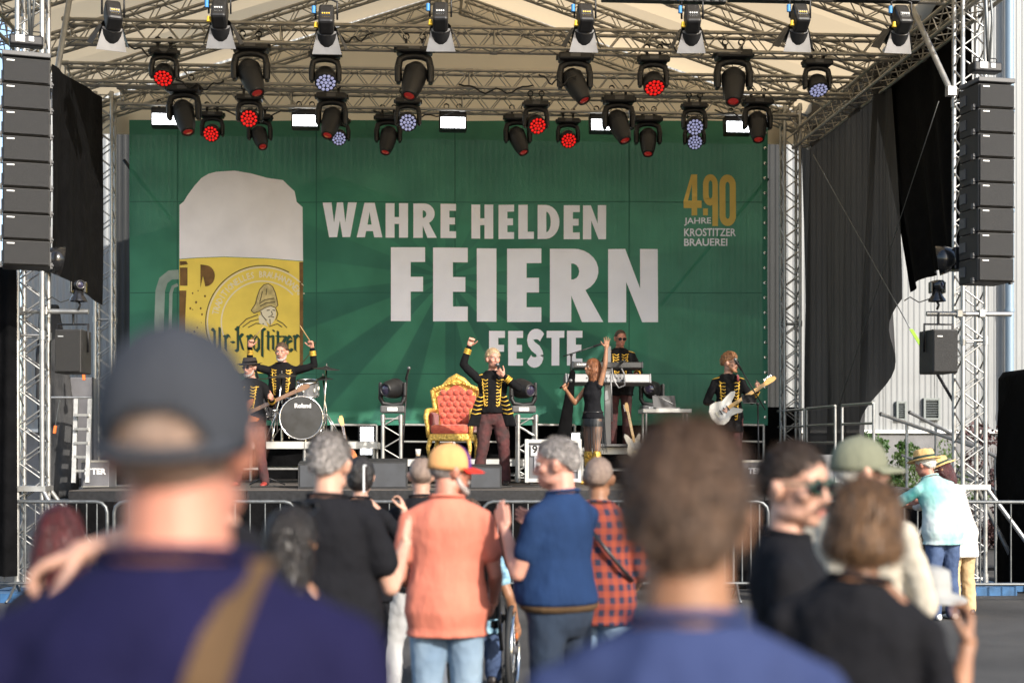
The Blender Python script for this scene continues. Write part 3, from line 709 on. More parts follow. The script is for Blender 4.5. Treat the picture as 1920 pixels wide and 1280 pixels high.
mat('strap_green', (.22, .42, .03), .7); mat('orange', (.75, .16, .03), .5)
def strap(label, a, b, m_, w=.025):
    a = Vector(a); b = Vector(b); d, u, v = frame(b-a); o = MB().box((b-a)/2, (w, .006, (b-a).length), (b-a).to_track_quat('Z', 'Y').to_matrix()).build('ratchet_strap', M[m_]); o.location = a
    tag(o, label, 'strap'); h = MB().box((b-a), (w*1.8, .03, .1), (b-a).to_track_quat('Z', 'Y').to_matrix(), bev=.006); h.build('hook', M['orange'], o)
strap('lime green ratchet strap beside the right hanging monitor', at(1708, 617, 18), at(1742, 672, 17.6), 'strap_green', .05)
strap('lime green strap beside the left hanging monitor', at(154, 655, 17.5), at(157, 705, 17.5), 'strap_green')
strap('pale strap hanging with orange hook left of the steps', at(112, 750, 17.6), at(103, 805, 17.6), 'galv')
o = MB()
for k in range(26):
    p = at(1757+k*1.35, 700+k*2.3, 16.9); o.ell((p-at(1757, 700, 16.9)), (.014, .014, .024), (R(25), 0, R(90*(k % 2))), 8, 6)
ch = o.build('chain', M['black_metal']); ch.location = at(1757, 700, 16.9); tag(ch, 'dark chain hanging below the right monitor speaker', 'chain')

# ================================================================== LIGHTS
def clampg(mb, x, z0, h):
    mb.box((x, 0, z0+h*.35), (.035, .05, h*.7)); mb.lathe([(.034, -.025), (.045, -.025), (.045, .025), (.034, .025)], (x, 0, z0+h), (0, 1, 0), 10)
def fixture(kind, px, pyt, pyb, Y, tilt, pan, led, label, group):
    """moving head hanging from a truss: base, two clamps, yoke, head with lens. tilt forward/back, pan sideways in deg"""
    tilt += random.uniform(-5, 5); pan += random.uniform(-4, 4); pt = aty(px, pyt, Y); pb = aty(px, pyb, Y); H = pt.z-pb.z; s = H/.62
    t = thing('moving_head_light', label, 'stage light', pt, random.uniform(-.06, .06), group)
    
    for q in (-1, 1): cl = MB(); clampg(cl, q*.09*s, -.02, .13); cl.build('clamp', M['black_metal'], t)
    b = MB().box((0, 0, -.055*s), (.40*s, .24*s, .09*s), bev=.022*s); b.box((-.21*s, 0, -.05*s), (.03*s, .12*s, .04*s)).box((.21*s, 0, -.05*s), (.03*s, .12*s, .04*s))
    bo = b.build('base', M['black'], t); MB().box((0, -.121*s, -.05*s), (.12*s, .004, .045*s)).build('display', M['plastic_grey'], bo)
    y = MB(); y.tube([(-.175*s, 0, -.40*s), (-.18*s, 0, -.25*s), (-.16*s, 0, -.16*s), (-.09*s, 0, -.125*s), (0, 0, -.115*s), (.09*s, 0, -.125*s), (.16*s, 0, -.16*s), (.18*s, 0, -.25*s), (.175*s, 0, -.40*s)], .042*s, 8)
    for q in (-1, 1): y.box((q*.178*s, 0, -.33*s), (.05*s, .13*s, .20*s), bev=.018*s)
    y.build('yoke', M['black'], t)
    piv = Vector((0, 0, -.36*s)); d = Vector((math.sin(R(pan)), -math.cos(R(pan))*math.sin(R(tilt)), -math.cos(R(pan))*math.cos(R(tilt)))).normalized()
    if kind == 'wash':
        h = MB().lathe([(.001, -.13*s), (.09*s, -.125*s), (.135*s, -.07*s), (.145*s, .0), (.150*s, .10*s), (.140*s, .125*s), (.135*s, .115*s), (.001, .115*s)], piv, d, 22)
        ho = h.build('head', M['black'], t)
        e = MB(); _, u, v = frame(d)
        e_pos = [(0, 0)]+[(.055, k*60) for k in range(6)]+[(.108, 15+k*30) for k in range(12)]
        for r_, a_ in e_pos:
            c = piv+d*.118*s+(u*math.cos(R(a_))+v*math.sin(R(a_)))*r_*s; e.lathe([(.024*s, 0), (.021*s, .008*s), (.001, .011*s)], c, d, 8)
        tag(e.build('led_lenses', M[led], ho), kind='stuff')
    else:
        h = MB().lathe([(.001, -.17*s), (.09*s, -.16*s), (.125*s, -.10*s), (.13*s, .02*s), (.112*s, .16*s), (.085*s, .25*s), (.080*s, .275*s), (.062*s, .275*s), (.058*s, .255*s)], piv, d, 22)
        for k in range(5): h.lathe([(.127*s, -.10*s+k*.018*s), (.134*s, -.095*s+k*.018*s), (.127*s, -.09*s+k*.018*s)], piv, d, 22)
        ho = h.build('head', M['black'], t)
        MB().lathe([(.060*s, .262*s), (.04*s, .274*s), (.001, .279*s)], piv, d, 16).build('lens', M[led], ho)
    return t
G1, G2, G3 = 'moving lights on the upper row', 'moving lights on the middle row', 'lights on the rear row above the banner'
def ordn(k): return ['leftmost', 'second from left', 'third from left', 'fourth from left', 'fifth from left', 'sixth from left', 'seventh from left', 'rightmost'][k]
rowA = [('wash', 308, 92, 172, 38, -4, 'red_led'), ('spot', 470, 80, 184, 22, 16, 'red_lens'), ('wash', 610, 95, 182, 35, 3, 'blue_led'), ('spot', 777, 85, 190, 25, -14, 'red_lens'),
        ('spot', 1078, 100, 197, 22, 20, 'red_lens'), ('wash', 1225, 105, 190, 38, 6, 'red_led'), ('spot', 1375, 95, 200, 24, -4, 'red_lens'), ('wash', 1532, 112, 192, 30, 0, 'blue_led')]
for k, (kd, px, a_, b_, ti, pa, led) in enumerate(rowA):
    fixture(kd, px, a_, b_, YT[1], ti, pa, led, f"black {'wash light with ' + ('red' if led == 'red_led' else 'bluish') + ' LEDs' if kd == 'wash' else 'spot head with red lens'}, {ordn(k)} of the upper row", G1)
rowB = [('spot', 345, 160, 254, 26, 14, 'red_lens'), ('wash', 468, 178, 251, 62, 2, 'red_led'), ('spot', 622, 175, 262, 26, -12, 'red_lens'), ('wash', 765, 185, 258, 62, 0, 'blue_led'),
        ('wash', 1005, 190, 262, 60, 8, 'red_led'), ('spot', 1160, 180, 270, 24, 14, 'red_lens'), ('wash', 1302, 193, 264, 62, 0, 'blue_led'), ('spot', 1420, 185, 268, 26, -6, 'red_lens')]
for k, (kd, px, a_, b_, ti, pa, led) in enumerate(rowB):
    fixture(kd, px, a_, b_, YT[2], ti, pa, led, f"black {'wash light with ' + ('red' if led == 'red_led' else 'bluish') + ' LEDs' if kd == 'wash' else 'spot head with red lens'}, {ordn(k)} of the middle row", G2)
rowC = [('wash', 398, 210, 276, 60, 0, 'red_led', 'red LED wash light low at the left above the foam of the mug'), ('spot', 487, 215, 284, 30, 16, 'red_lens', 'dark spot head hanging above the mug, rear row'),
        ('wash', 636, 222, 282, 62, 0, 'blue_led', 'bluish LED wash light hanging above the W of the banner'), ('spot', 728, 215, 290, 26, -12, 'red_lens', 'dark spot head hanging left of the centre, rear row'),
        ('spot', 971, 215, 292, 24, 18, 'red_lens', 'dark spot head hanging above the H of HELDEN'), ('wash', 1065, 222, 287, 60, 0, 'red_led', 'red LED wash light hanging above the word HELDEN, rear row'),
        ('spot', 1215, 218, 294, 26, -4, 'red_lens', 'dark spot head hanging right of the banner centre, rear row'), ('wash', 1302, 228, 290, 62, 0, 'blue_led', 'lower bluish LED wash light hanging above the golden 490')]
for (kd, px, a_, b_, ti, pa, led, lb) in rowC: fixture(kd, px, a_, b_, YT[3], ti, pa, led, lb, G3)
for k, (px, py) in enumerate(((311, 205), (573, 208), (849, 212), (1130, 216), (1382, 220))):
    p = aty(px, py, YT[3]); t = thing('strobe_light', f'lit white LED strobe panel, {["leftmost", "second from left", "middle one", "fourth from left", "rightmost"][k]} of five above the banner', 'stage light', p, 0, 'strobe panels above the banner')
    
    for q in (-1, 1): c = MB(); clampg(c, q*.1, 0, .1); c.build('clamp', M['black_metal'], t)
    MB().box((0, 0, -.14), (.43, .18, .30), (R(-8), 0, 0), bev=.02).build('housing', M['black'], t)
    e = MB()
    for i in range(9):
        for j in range(4): e.box((-.17+i*.0425, -.10, -.24+j*.043), (.039, .012, .039), (R(-8), 0, 0))
    tag(e.build('led_panel', M['white_led'], t), kind='stuff')
# barn door lamps on the front truss
mat('barn_flap', (.30, .30, .31), .4, .6, var=.15, vscale=6); mat('plug_blue', (.04, .22, .55), .5); mat('plug_yellow', (.75, .48, .03), .5)
for k, (px, py, pan, lit) in enumerate(((212, 8, 22, 0), (412, 4, 0, 1), (612, 15, 0, 0), (826, 10, -3, 0), (1097, 12, 2, 1), (1298, 14, -4, 0), (1500, 12, 2, 1), (1690, 15, 4, 0))):
    Y = YT[0]-.25; p = aty(px, py+22, Y)
    t = thing('barn_door_lamp', f'black theatre lamp with hanging metal barn door flap, {ordn(k)} along the top edge', 'stage light', p, R(pan), 'barn door lamps along the front truss')
    b = MB().box((0, 0, 0), (.17, .20, .30), (R(-35), 0, 0), bev=.03); b.lathe([(.12, .0), (.13, .10), (.13, .16), (.10, .16)], (0, .06, -.10), (0, .75, -.66), 18)
    b.box((0, -.105, .0), (.11, .02, .11), (R(-8), 0, 0)); bo = b.build('housing', M['black'], t)
    q = MB()
    for i in range(4):
        for j in range(2): q.cyl((-.036+i*.024, -.125, -.01+j*.045), (-.036+i*.024, -.112, -.01+j*.045), .008, n=8)
    tag(q.build('terminals', M['label_white'] if k % 2 else M['plug_yellow'], bo), kind='stuff')
    y = MB().tube([(-.12, 0, .0), (-.12, 0, .2), (0, 0, .24), (.12, 0, .2), (.12, 0, .0)], .012, 6); y.cyl((0, 0, .24), (0, .22, .36), .018); y.build('yoke', M['black_metal'], t)
    c0 = Vector((0, .13, -.22))
    MB().add([(-.105, .03, -.12), (.105, .03, -.12), (.165, .10, -.36), (-.165, .10, -.36), (-.105, .034, -.12), (.105, .034, -.12), (.165, .104, -.36), (-.165, .104, -.36)], [(0, 1, 2, 3), (7, 6, 5, 4), (0, 4, 5, 1), (1, 5, 6, 2), (2, 6, 7, 3), (3, 7, 4, 0)]).build('barn_flap', M['barn_flap'], t)
    for s in (-1, 1):
        MB().add([(s*.11, .04, -.10), (s*.11, .24, -.04), (s*.22, .36, -.22), (s*.20, .14, -.30), (s*.114, .04, -.10), (s*.114, .24, -.04), (s*.224, .36, -.22), (s*.204, .14, -.30)], [(0, 1, 2, 3), (7, 6, 5, 4), (0, 4, 5, 1), (1, 5, 6, 2), (2, 6, 7, 3), (3, 7, 4, 0)]).build('barn_flap', M['black'], t)
    if k not in (0,):
        MB().cyl((-.14, -.02, .06), (-.14, -.02, .14), .022).build('plug', M['plug_blue'], t); MB().cyl((-.11, -.06, -.11), (-.11, -.06, -.05), .028, .018).build('plug', M['plug_yellow'], t)
for k, (a_, b_) in enumerate(((1128, 1360), (1365, 1520), (1565, 1722))):
    Y = YT[0]-.2; p, q = aty(a_, -14, Y), aty(b_, -14, Y); L = q.x-p.x
    t = thing('led_batten', f'black LED batten at the top edge, {["left", "middle", "right"][k]} one', 'stage light', p, 0, 'led battens at the top edge')
    MB().box((L/2, 0, 0), (L, .12, .20), bev=.01).build('housing', M['black'], t); e = MB()
    for i in range(int(L/.1)): e.lathe([(.035, 0), (.03, .012), (.001, .016)], (.06+i*.1, -.061, -.06), (0, -1, 0), 10)
    tag(e.build('lenses', M['chrome'], t), kind='stuff')
# cables drooping along trusses
for k, (Yk, a_, b_, py) in enumerate(((1, 240, 330, 84), (1, 620, 700, 60), (1, 1010, 1080, 140), (2, 330, 420, 150), (2, 1500, 1540, 150), (3, 700, 850, 208), (3, 1340, 1460, 206), (1, 1240, 1320, 78), (2, 860, 1000, 158), (3, 400, 560, 203))):
    Y = YT[Yk]-.17; a = aty(a_, py, Y); bb = aty(b_, py+2, Y)
    pts = [a.lerp(bb, i/14)-Vector((0, 0, .10*math.sin(PI*i/14)*(1+.5*math.sin(i*1.3+k)))) for i in range(15)]
    o = MB().tube([p-a for p in pts], .012, 6).build('power_cable', M['rubber']); o.location = a
    tag(o, f'black cable drooping along the {["", "second", "third", "rearmost"][Yk]} lighting truss {["near its left end", "left of centre", "near the middle", "at the left", "at its right end", "at the middle", "above the golden 490", "right of centre", "near the middle", "above the mug"][k]}', 'cable', 'cables on the trusses')

# ================================================================== LOUDSPEAKERS
mat('pa_black', (.022, .021, .020), .6, var=.2, vscale=8); mat('badge', (.5, .5, .5), .4, .5)
def line_array(px0, px1, pyt, pyb, D, lab, side, turn):
    a = at((px0+px1)/2, pyt, D); b = at((px0+px1)/2, pyb, D); w = (px1-px0)*D/FPX; H = a.z-b.z; n = 8; h = (H-.06)/n
    t = thing('line_array_speaker', lab, 'loudspeaker', (a.x, a.y, b.z), turn, 'loudspeaker arrays')
    MB().box((0, .21, H-.02), (w, .42, .05), bev=.008).build('top_frame', M['plastic_grey'], t)
    cm = MB().box((0, .22, h/2), (w-.012, .40, h-.005), bev=.012).mesh('cabinet'); cm.materials.append(M['pa_black'])
    gm_ = MB().box((0, .012, h/2), (w-.035, .03, h-.03), bev=.006).mesh('grille'); gm_.materials.append(M['grille'])
    bm_ = MB().box((-w/2+.085, -.006, h-.04), (.075, .006, .012)).mesh('badge'); bm_.materials.append(M['badge'])
    hm = MB()
    for s in (-1, 1): hm.box((s*(w/2+.008), .10, .02), (.025, .05, .06)).cyl((s*(w/2+.012), .07, .02), (s*(w/2+.03), .07, .02), .012).box((s*(w/2+.003), .33, h/2), (.012, .12, h*.4))
    hm = hm.mesh('rigging'); hm.materials.append(M['plastic_grey'])
    for k in range(n):
        tilt = -.004*(n-1-k)**1.2
        c = new_obj('cabinet', cm, None, t); c.location = (0, .02*((n-1-k)/n)**2, k*h); c.rotation_euler = (0, 0, 0)
        for nm, me_ in (('grille', gm_), ('badge', bm_), ('rigging', hm)): new_obj(nm, me_, None, c)
    # chain hoist above
    z = H+.22
    MB().box((0, .25, z-.05), (.34, .16, .11), bev=.02).build('hoist', M['black_metal'], t)
    MB().box((-.06, .165, z-.04), (.09, .006, .07)).box((.05, .165, z-.04), (.05, .006, .05)).build('hoist_label', M['label_white'], t)
    MB().tube([(-.14, .25, z+.005), (-.14, .25, z+.06), (-.06, .25, z+.06), (-.06, .25, z+.005)], .008).tube([(.14, .25, z+.005), (.14, .25, z+.06), (.06, .25, z+.06), (.06, .25, z+.005)], .008).build('hoist_handle', M['black_metal'], t)
    MB().tube([(.04, .25, z), (.02, .25, z+.5), (-.02, .25, z+1.2)], .02, 6).tube([(.05, .25, z), (.09, .25, z+.5), (.02, .25, z+1.2)], .014, 6).build('hoist_chain', M['galv'], t)
line_array(6, 93, 97, 498, 14.6, 'tall black line array loudspeaker hanging at the left edge', -1, R(15))
line_array(1832, 1908, 146, 528, 15.4, 'tall black line array loudspeaker hanging at the right edge', 1, R(8))
# round side-fill horn behind each array (in view below it)
for px, py, D, lb, s in ((100, 487, 16, 'small round black floodlight behind the left loudspeaker array', 1), (1775, 486, 16, 'small round black floodlight left of the right loudspeaker array', -1)):
    p = at(px, py, D); t = thing('floodlight', lb, 'stage light', p)
    MB().lathe([(.001, -.10), (.11, -.09), (.15, 0), (.17, .10), (.15, .10), (.12, .02), (.001, .02)], (0, 0, 0), (s*.9, .35, -.15), 22).build('reflector_housing', M['black_gloss'], t)
    MB().box((-s*.12, 0, 0), (.14, .2, .26), bev=.02).build('ballast_box', M['black_metal'], t)
# scaffold pipes + hanging monitors + robotic cameras
def monitor(px, pyt, pyb, w, D, lb, rz, tilt):
    a = at(px, pyt, D); b = at(px, pyb, D); H = a.z-b.z; t = thing('hanging_monitor_speaker', lb, 'loudspeaker', (a.x, a.y, b.z), rz, 'hanging monitor speakers')
    MB().box((0, .18, H/2), (w, .36, H), (tilt, 0, 0), bev=.015).build('cabinet', M['pa_black'], t)
    MB().box((0, -.004, H/2), (w-.02, .02, H-.03), (tilt, 0, 0), bev=.005).build('grille', M['grille'], t)
    MB().box((-w/4, -.017, H-.08), (.06, .006, .012), (tilt, 0, 0)).build('badge', M['badge'], t)
    MB().tube([(-w/2-.02, .18, H/2), (-w/2-.02, .18, H+.07), (w/2+.02, .18, H+.07), (w/2+.02, .18, H/2)], .014, 6).cyl((0, .18, H+.07), (0, .18, H+.20), .014).build('bracket', M['black_metal'], t)
monitor(127, 617, 699, .30, 15.9, 'black monitor speaker hanging from the left scaffold pipe', R(-6), R(0))
monitor(1773, 617, 699, .30, 15.9, 'black monitor speaker hanging from the right scaffold pipe', R(5), 0)
for px0, px1, py, D, lb in ((-20, 166, 583, 15.95, 'horizontal silver scaffold pipe on the left tower'), (1737, 1896, 588, 16.1, 'horizontal silver scaffold pipe on the right tower')):
    a, b_ = at(px0, py, D), at(px1, py+1, D); t = thing('scaffold_pipe', lb, 'pipe', a, 0, 'scaffold pipes'); MB().cyl(a, b_, .028, n=12).build('pipe', M['alu'], t, True)
    tx = (62 if px0 < 0 else 1818); 
    for dx_ in (-20, 22): c = at(tx+dx_, py, D); MB().box(c, (.07, .08, .09), bev=.01).build('clamp', M['alu'], t, True)
for px, py, D, lb in ((147, 580, 15.9, 'small black robotic camera standing on the left scaffold pipe'), (1757, 580, 16, 'small black robotic camera standing on the right scaffold pipe')):
    p = at(px, py, D); t = thing('robotic_camera', lb, 'camera', p, 0, 'robotic cameras')
    MB().tube([(0, 0, 0), (.02, 0, .05), (0, 0, .09)], .014, 6).build('arm', M['black_metal'], t)
    MB().lathe([(.10, .09), (.09, .12), (.06, .16), (.05, .22), (.001, .22)], (0, 0, 0), (0, 0, 1), 18).build('base', M['black_gloss'], t)
    for s in (-1, 1): MB().box((s*.075, 0, .245), (.03, .08, .13), bev=.012).build('fork', M['black_gloss'], t)
    h = MB().lathe([(.001, -.08), (.055, -.07), (.062, 0), (.055, .075), (.04, .08), (.035, .07), (.001, .07)], (0, 0, .27), (.5, -.8, 0), 18).build('camera_head', M['black_gloss'], t)
    MB().lathe([(.032, .072), (.001, .082)], (0, 0, .27), (.5, -.8, 0), 12).build('lens', M['lens'], h)
    c = MB().tube([(-.08, .02, .12), (-.2, .02, .08), (-.3, .03, .14), (-.36, .05, .1)], .007, 5).build('cable', M['rubber'], t)
# ================================================================== PEOPLE
def skin(name, c): return mat(name, c, .5, var=.20, vscale=8, sss=.12, bump=.12, bscale=90)
skin('skin_fair', (.46, .255, .18)); skin('skin_tan', (.27, .13, .070)); skin('skin_pink', (.48, .235, .17)); skin('skin_red', (.44, .185, .125))
def hairm(name, c, c2):
    mat(name+'_tip', tuple(min(1, q*(2.2 if name == 'hair_brown' else 1.4)) for q in c2), .4, spec=.4)
    return mat(name, c, .42, col2=c2, vscale=16, stretch=(5, 5, .8), bump=.5, bscale=70, spec=.4, detail=6)
hairm('hair_dark', (.016, .010, .008), (.045, .028, .018)); hairm('hair_brown', (.028, .017, .011), (.10, .060, .038)); hairm('hair_grey', (.10, .09, .085), (.32, .29, .27))
hairm('hair_bob', (.045, .023, .011), (.15, .08, .038)); hairm('hair_blond', (.28, .18, .09), (.55, .42, .27)); hairm('hair_auburn', (.10, .03, .012), (.26, .10, .04)); hairm('hair_red', (.028, .006, .007), (.075, .014, .014))
hairm('hair_white', (.45, .42, .38), (.7, .67, .6)); hairm('hair_black', (.006, .005, .005), (.02, .016, .014)); hairm('hair_ginger', (.16, .07, .03), (.34, .17, .08)); hairm('stubble', (.20, .14, .11), (.30, .20, .15))
hairm('hair_buzz', (.16, .11, .085), (.26, .19, .15)); hairm('beard_grey', (.25, .21, .19), (.5, .45, .42))
def clothm(name, c, var=.16, vs_=5, bump=.7, sheen=0, **k): return mat(name, c, .92, var=var, vscale=vs_, bump=bump, bscale=8, spec=.1, sheen=sheen, stretch=(1.5, 1.5, .7), **k)
clothm('tee_navy', (.009, .0085, .034)); clothm('tee_blue', (.030, .042, .105)); clothm('tee_black', (.010, .010, .012)); clothm('tee_orange', (.53, .17, .115)); clothm('tee_mid_blue', (.013, .030, .080))
clothm('jacket_black', (.008, .008, .009)); clothm('jacket_cream', (.42, .38, .31)); clothm('trousers_grey', (.42, .42, .42)); clothm('trousers_black', (.013, .013, .015)); clothm('cloth_white', (.52, .50, .47)); clothm('trousers_tan', (.50, .36, .20))
clothm('dark_grey', (.05, .05, .055)); clothm('cap_dark', (.034, .037, .044)); clothm('cap_olive', (.15, .155, .11)); clothm('cap_mesh_yellow', (.52, .27, .11)); clothm('cap_red', (.55, .03, .02)); clothm('cap_purple', (.10, .03, .16))
clothm('strap_brown', (.085, .052, .028)); clothm('straw', (.62, .40, .17), .25, 30, .8); clothm('hat_band', (.035, .06, .05)); clothm('hat_dark', (.03, .026, .025)); clothm('hat_pale', (.27, .27, .26))
mat('denim_light', (.13, .20, .29), .9, col2=(.27, .36, .45), vscale=4, bump=.5, bscale=14, stretch=(1, 1, .5)); mat('denim_dark', (.005, .009, .020), .9, col2=(.015, .028, .052), vscale=4, bump=.5, bscale=14, stretch=(1, 1, .6)); mat('denim_mid', (.014, .030, .085), .9, col2=(.07, .11, .21), vscale=5, bump=.5, bscale=14, stretch=(1, 1, .6))
mat('plaid_trousers', (.075, .018, .018), .9, col2=(.035, .02, .02), vscale=9, bump=.4, bscale=14)
mat('leather', (.009, .009, .010), .42, var=.3, vscale=20, coat=.2); mat('boot_gold', (.65, .40, .08), .3, .7, var=.4, vscale=30, bump=.6, bscale=40)
mat('shoe_dark', (.025, .02, .02), .5); mat('shoe_red', (.30, .04, .03), .5); mat('shoe_white', (.65, .65, .63), .6); mat('glass_dark', (.006, .006, .007), .12, spec=.25); mat('glass_frame', (.02, .07, .045), .3); mat('eye_white', (.6, .57, .54), .3); mat('iris', (.03, .022, .018), .2); mat('lips', (.42, .15, .12), .5)
mat('tie_dye', (.07, .32, .30), .9, col2=(.50, .53, .53), vscale=2.2, bump=.35, bscale=9, stretch=(1.6, 1, 1)); mat('flower_yellow', (.65, .55, .08), .9, col2=(.05, .12, .03), vscale=22); mat('pattern_blue', (.03, .09, .16), .9, col2=(.30, .50, .60), vscale=20)
# plaid shirt
pm_ = bpy.data.materials.new('plaid_shirt'); pm_.use_nodes = True; M['plaid_shirt'] = pm_; nt = pm_.node_tree; b = nt.nodes['Principled BSDF']; b.inputs['Roughness'].default_value = .9
tc = nd('ShaderNodeTexCoord'); sp = nd('ShaderNodeSeparateXYZ'); lk(tc.outputs['Object'], sp.inputs[0])
hx = mth('ADD', sp.outputs['X'], mth('MULTIPLY', sp.outputs['Y'], .8)); fx = mth('GREATER_THAN', mth('FRACT', mth('MULTIPLY', hx, 15)), .5); fz_ = mth('GREATER_THAN', mth('FRACT', mth('MULTIPLY', sp.outputs['Z'], 15)), .5)
cr = nd('ShaderNodeValToRGB'); cr.color_ramp.elements[0].color = (.23, .04, .018, 1); cr.color_ramp.elements[1].color = (.012, .014, .035, 1); e_ = cr.color_ramp.elements.new(.5); e_.color = (.16, .03, .022, 1)
lk(mth('MULTIPLY', mth('ADD', fx, fz_), .5), cr.inputs[0]); lk(cr.outputs[0], b.inputs['Base Color'])

V = Vector
def hand(mb_out, wrist, d, pn, curl=.3, spread=.12, s=1.0, side=1, thumb=.5, vox=.0042):
    """hand at wrist: d = finger direction, pn = palm normal (side the fingers curl to)"""
    d = V(d).normalized(); pn = V(pn); pn = (pn-d*pn.dot(d)).normalized(); sd_ = d.cross(pn)*side   # towards the thumb
    w = V(wrist); hb = MB(); P = lambda a, b_, c: w+(d*a+sd_*b_+pn*c)*s
    hb.cap(P(-.03, 0, 0), P(.02, 0, 0), .026*s, .028*s, 10)
    for k in (-1, -.33, .33, 1): hb.cap(P(.015, k*.022, 0), P(.085, k*.030, .002), .017*s, .013*s, 10)
    for k, L in ((1, .072), (.33, .082), (-.33, .076), (-1, .060)):
        p = P(.088, k*.031, 0); ang = 0; dir_ = (d+sd_*k*spread).normalized()
        for seg, fr_ in enumerate((.46, .30, .24)):
            ang += curl*(.9 if seg == 0 else 1.15); q = p+(dir_*math.cos(ang)+pn*math.sin(ang))*L*fr_*s
            hb.cap(p, q, (.0098-.0008*seg)*s, (.0092-.0010*seg)*s, 8); p = q
    p = P(.02, .03, .006); td = (d*.55+sd_*(.75-.5*thumb)+pn*(.25+.6*thumb)).normalized() if thumb >= 0 else (d*.95+sd_*.25+pn*.12).normalized()
    for seg, L in enumerate((.04, .032, .026)):
        q = p+td*L*s; hb.cap(p, q, (.0145-.0022*seg)*s, (.0125-.0022*seg)*s, 8); p = q; td = (td+d*.35+pn*.25*max(0, thumb)).normalized()
    me_ = remesh(hb, vox*s, 2); t = mb_from_mesh(me_); bpy.data.meshes.remove(me_); mb_out.add(t.v, t.f, True)
def head_geo(mb, T, fat=1.0, female=False, nose=1.0, chin=1.0):
    """head centred at origin of T, facing +Y"""
    def E(c, r, rot=None): 
        b_ = MB().ell(c, r, rot, 18, 12); b_.xf(T); mb.add(b_.v, b_.f, True)
    def Cc(a, b_, ra, rb): 
        q = MB().cap(a, b_, ra, rb); q.xf(T); mb.add(q.v, q.f, True)
    E((0, -.012, .028), (.077, .098, .092)); E((0, .035, .045), (.066, .058, .062))
    E((0, .018, -.045), (.060*fat, .068, .068)); E((0, .055, -.088), (.032*fat, .034, .026*chin)); E((0, .045, -.055), (.050*fat, .048, .045))
    for s in (-1, 1):
        E((s*.040, .058, -.018), (.026*fat, .028, .024)); E((s*.043*fat, .012, -.075), (.020, .05, .022)); E((s*.030, .079, .030), (.026, .012, .011), (0, s*.15, 0))
        E((s*.080, -.008, -.010), (.011, .021, .034), (R(-12), 0, s*-.45)); E((s*.089, -.017, .004), (.008, .016, .022), (0, 0, s*-.6))
        E((s*.014, .094, -.033), (.009, .011, .008))
    Cc((0, .088, .022), (0, .110*(.9+.1*nose), -.028), .008, .0125); E((0, .104, -.032), (.013, .015, .010))
    E((0, .090, -.062), (.022, .010, .0065)); E((0, .087, -.073), (.019, .011, .007))
def hair_shell(T, front=.55, side=-.05, back=-.62, t=.012, top=.0, noise=.006, seed=0, sc=(1, 1, 1), n=56, m=36, fr=9):
    """closed surface that rises above the scalp where hair grows; thresholds are direction heights (z of unit vector)"""
    from mathutils import noise as mn
    mb = MB(); vs = []; fs = []; c = V((0, -.010, .020)); rr = V((.079, .101, .100))
    for i in range(m+1):
        ph = PI*i/m
        for k in range(n):
            a = 2*PI*k/n; d = V((math.sin(ph)*math.cos(a), math.sin(ph)*math.sin(a), math.cos(ph)))
            f = d.y/max(1e-6, math.hypot(d.x, d.y)) if abs(d.z) < .999 else 0
            th = side+(front-side)*max(0, f)**1.5 if f > 0 else side+(back-side)*min(1, (-f*1.25))**1.3
            g = max(-1, min(1, (d.z-th)/.16)); tt = t*(g if g > 0 else g*1.6)+(top*max(0, d.z)**2 if g > 0 else 0)
            nz = mn.noise(d*fr+V((seed, 0, 0)))*noise+mn.noise(d*fr*2.7+V((seed, 5, 0)))*noise*.5
            p = V((d.x*rr.x, d.y*rr.y, d.z*rr.z)); p = p+d*(tt+(nz if g > -.1 else 0)); vs.append(V((p.x*sc[0], p.y*sc[1], p.z*sc[2]))+c)
    for i in range(m):
        for k in range(n): q = (k+1) % n; fs.append((i*n+k, (i+1)*n+k, (i+1)*n+q, i*n+q))
    mb.add(vs, fs, True); mb.xf(T); return mb
def strands(me_mb, count, length, flow, jit=.35, w=.0012, lift=.35, seed=1, zmin=None, inv=None):
    """short hair blades standing on a hair surface (gives the soft, broken outline)"""
    rnd = random.Random(seed); me_ = me_mb.mesh('s'); me_.update(); pol = [p for p in me_.polygons]; ar = np.array([p.area for p in pol]); cum = np.cumsum(ar); out = MB()
    for _ in range(count):
        p = pol[int(np.searchsorted(cum, rnd.random()*cum[-1]))]; vs = [me_.vertices[i].co for i in p.vertices]
        a, b_ = rnd.random(), rnd.random(); c = (vs[0]*(1-a)+vs[1]*a)*(1-b_)+(vs[-1]*(1-a)+vs[2 % len(vs)]*a)*b_; nrm = p.normal
        fl = V(flow(c)) if callable(flow) else V(flow); fl = fl-nrm*fl.dot(nrm)
        d = (fl.normalized() if fl.length > 1e-4 else V((0, 0, 1)))+nrm*lift+V((rnd.gauss(0, 1), rnd.gauss(0, 1), rnd.gauss(0, 1)))*jit; d.normalize()
        sd_ = d.cross(nrm); sd_ = sd_.normalized()*w if sd_.length > 1e-5 else V((w, 0, 0)); L = length*rnd.uniform(.5, 1.2); q = c+d*L*.5; e = c+(d-nrm*.25).normalized()*L
        out.add([c-sd_, c+sd_, q+sd_*.8, q-sd_*.8, e], [(0, 1, 2, 3), (3, 2, 4)])
    bpy.data.meshes.remove(me_); return out
class Person: pass
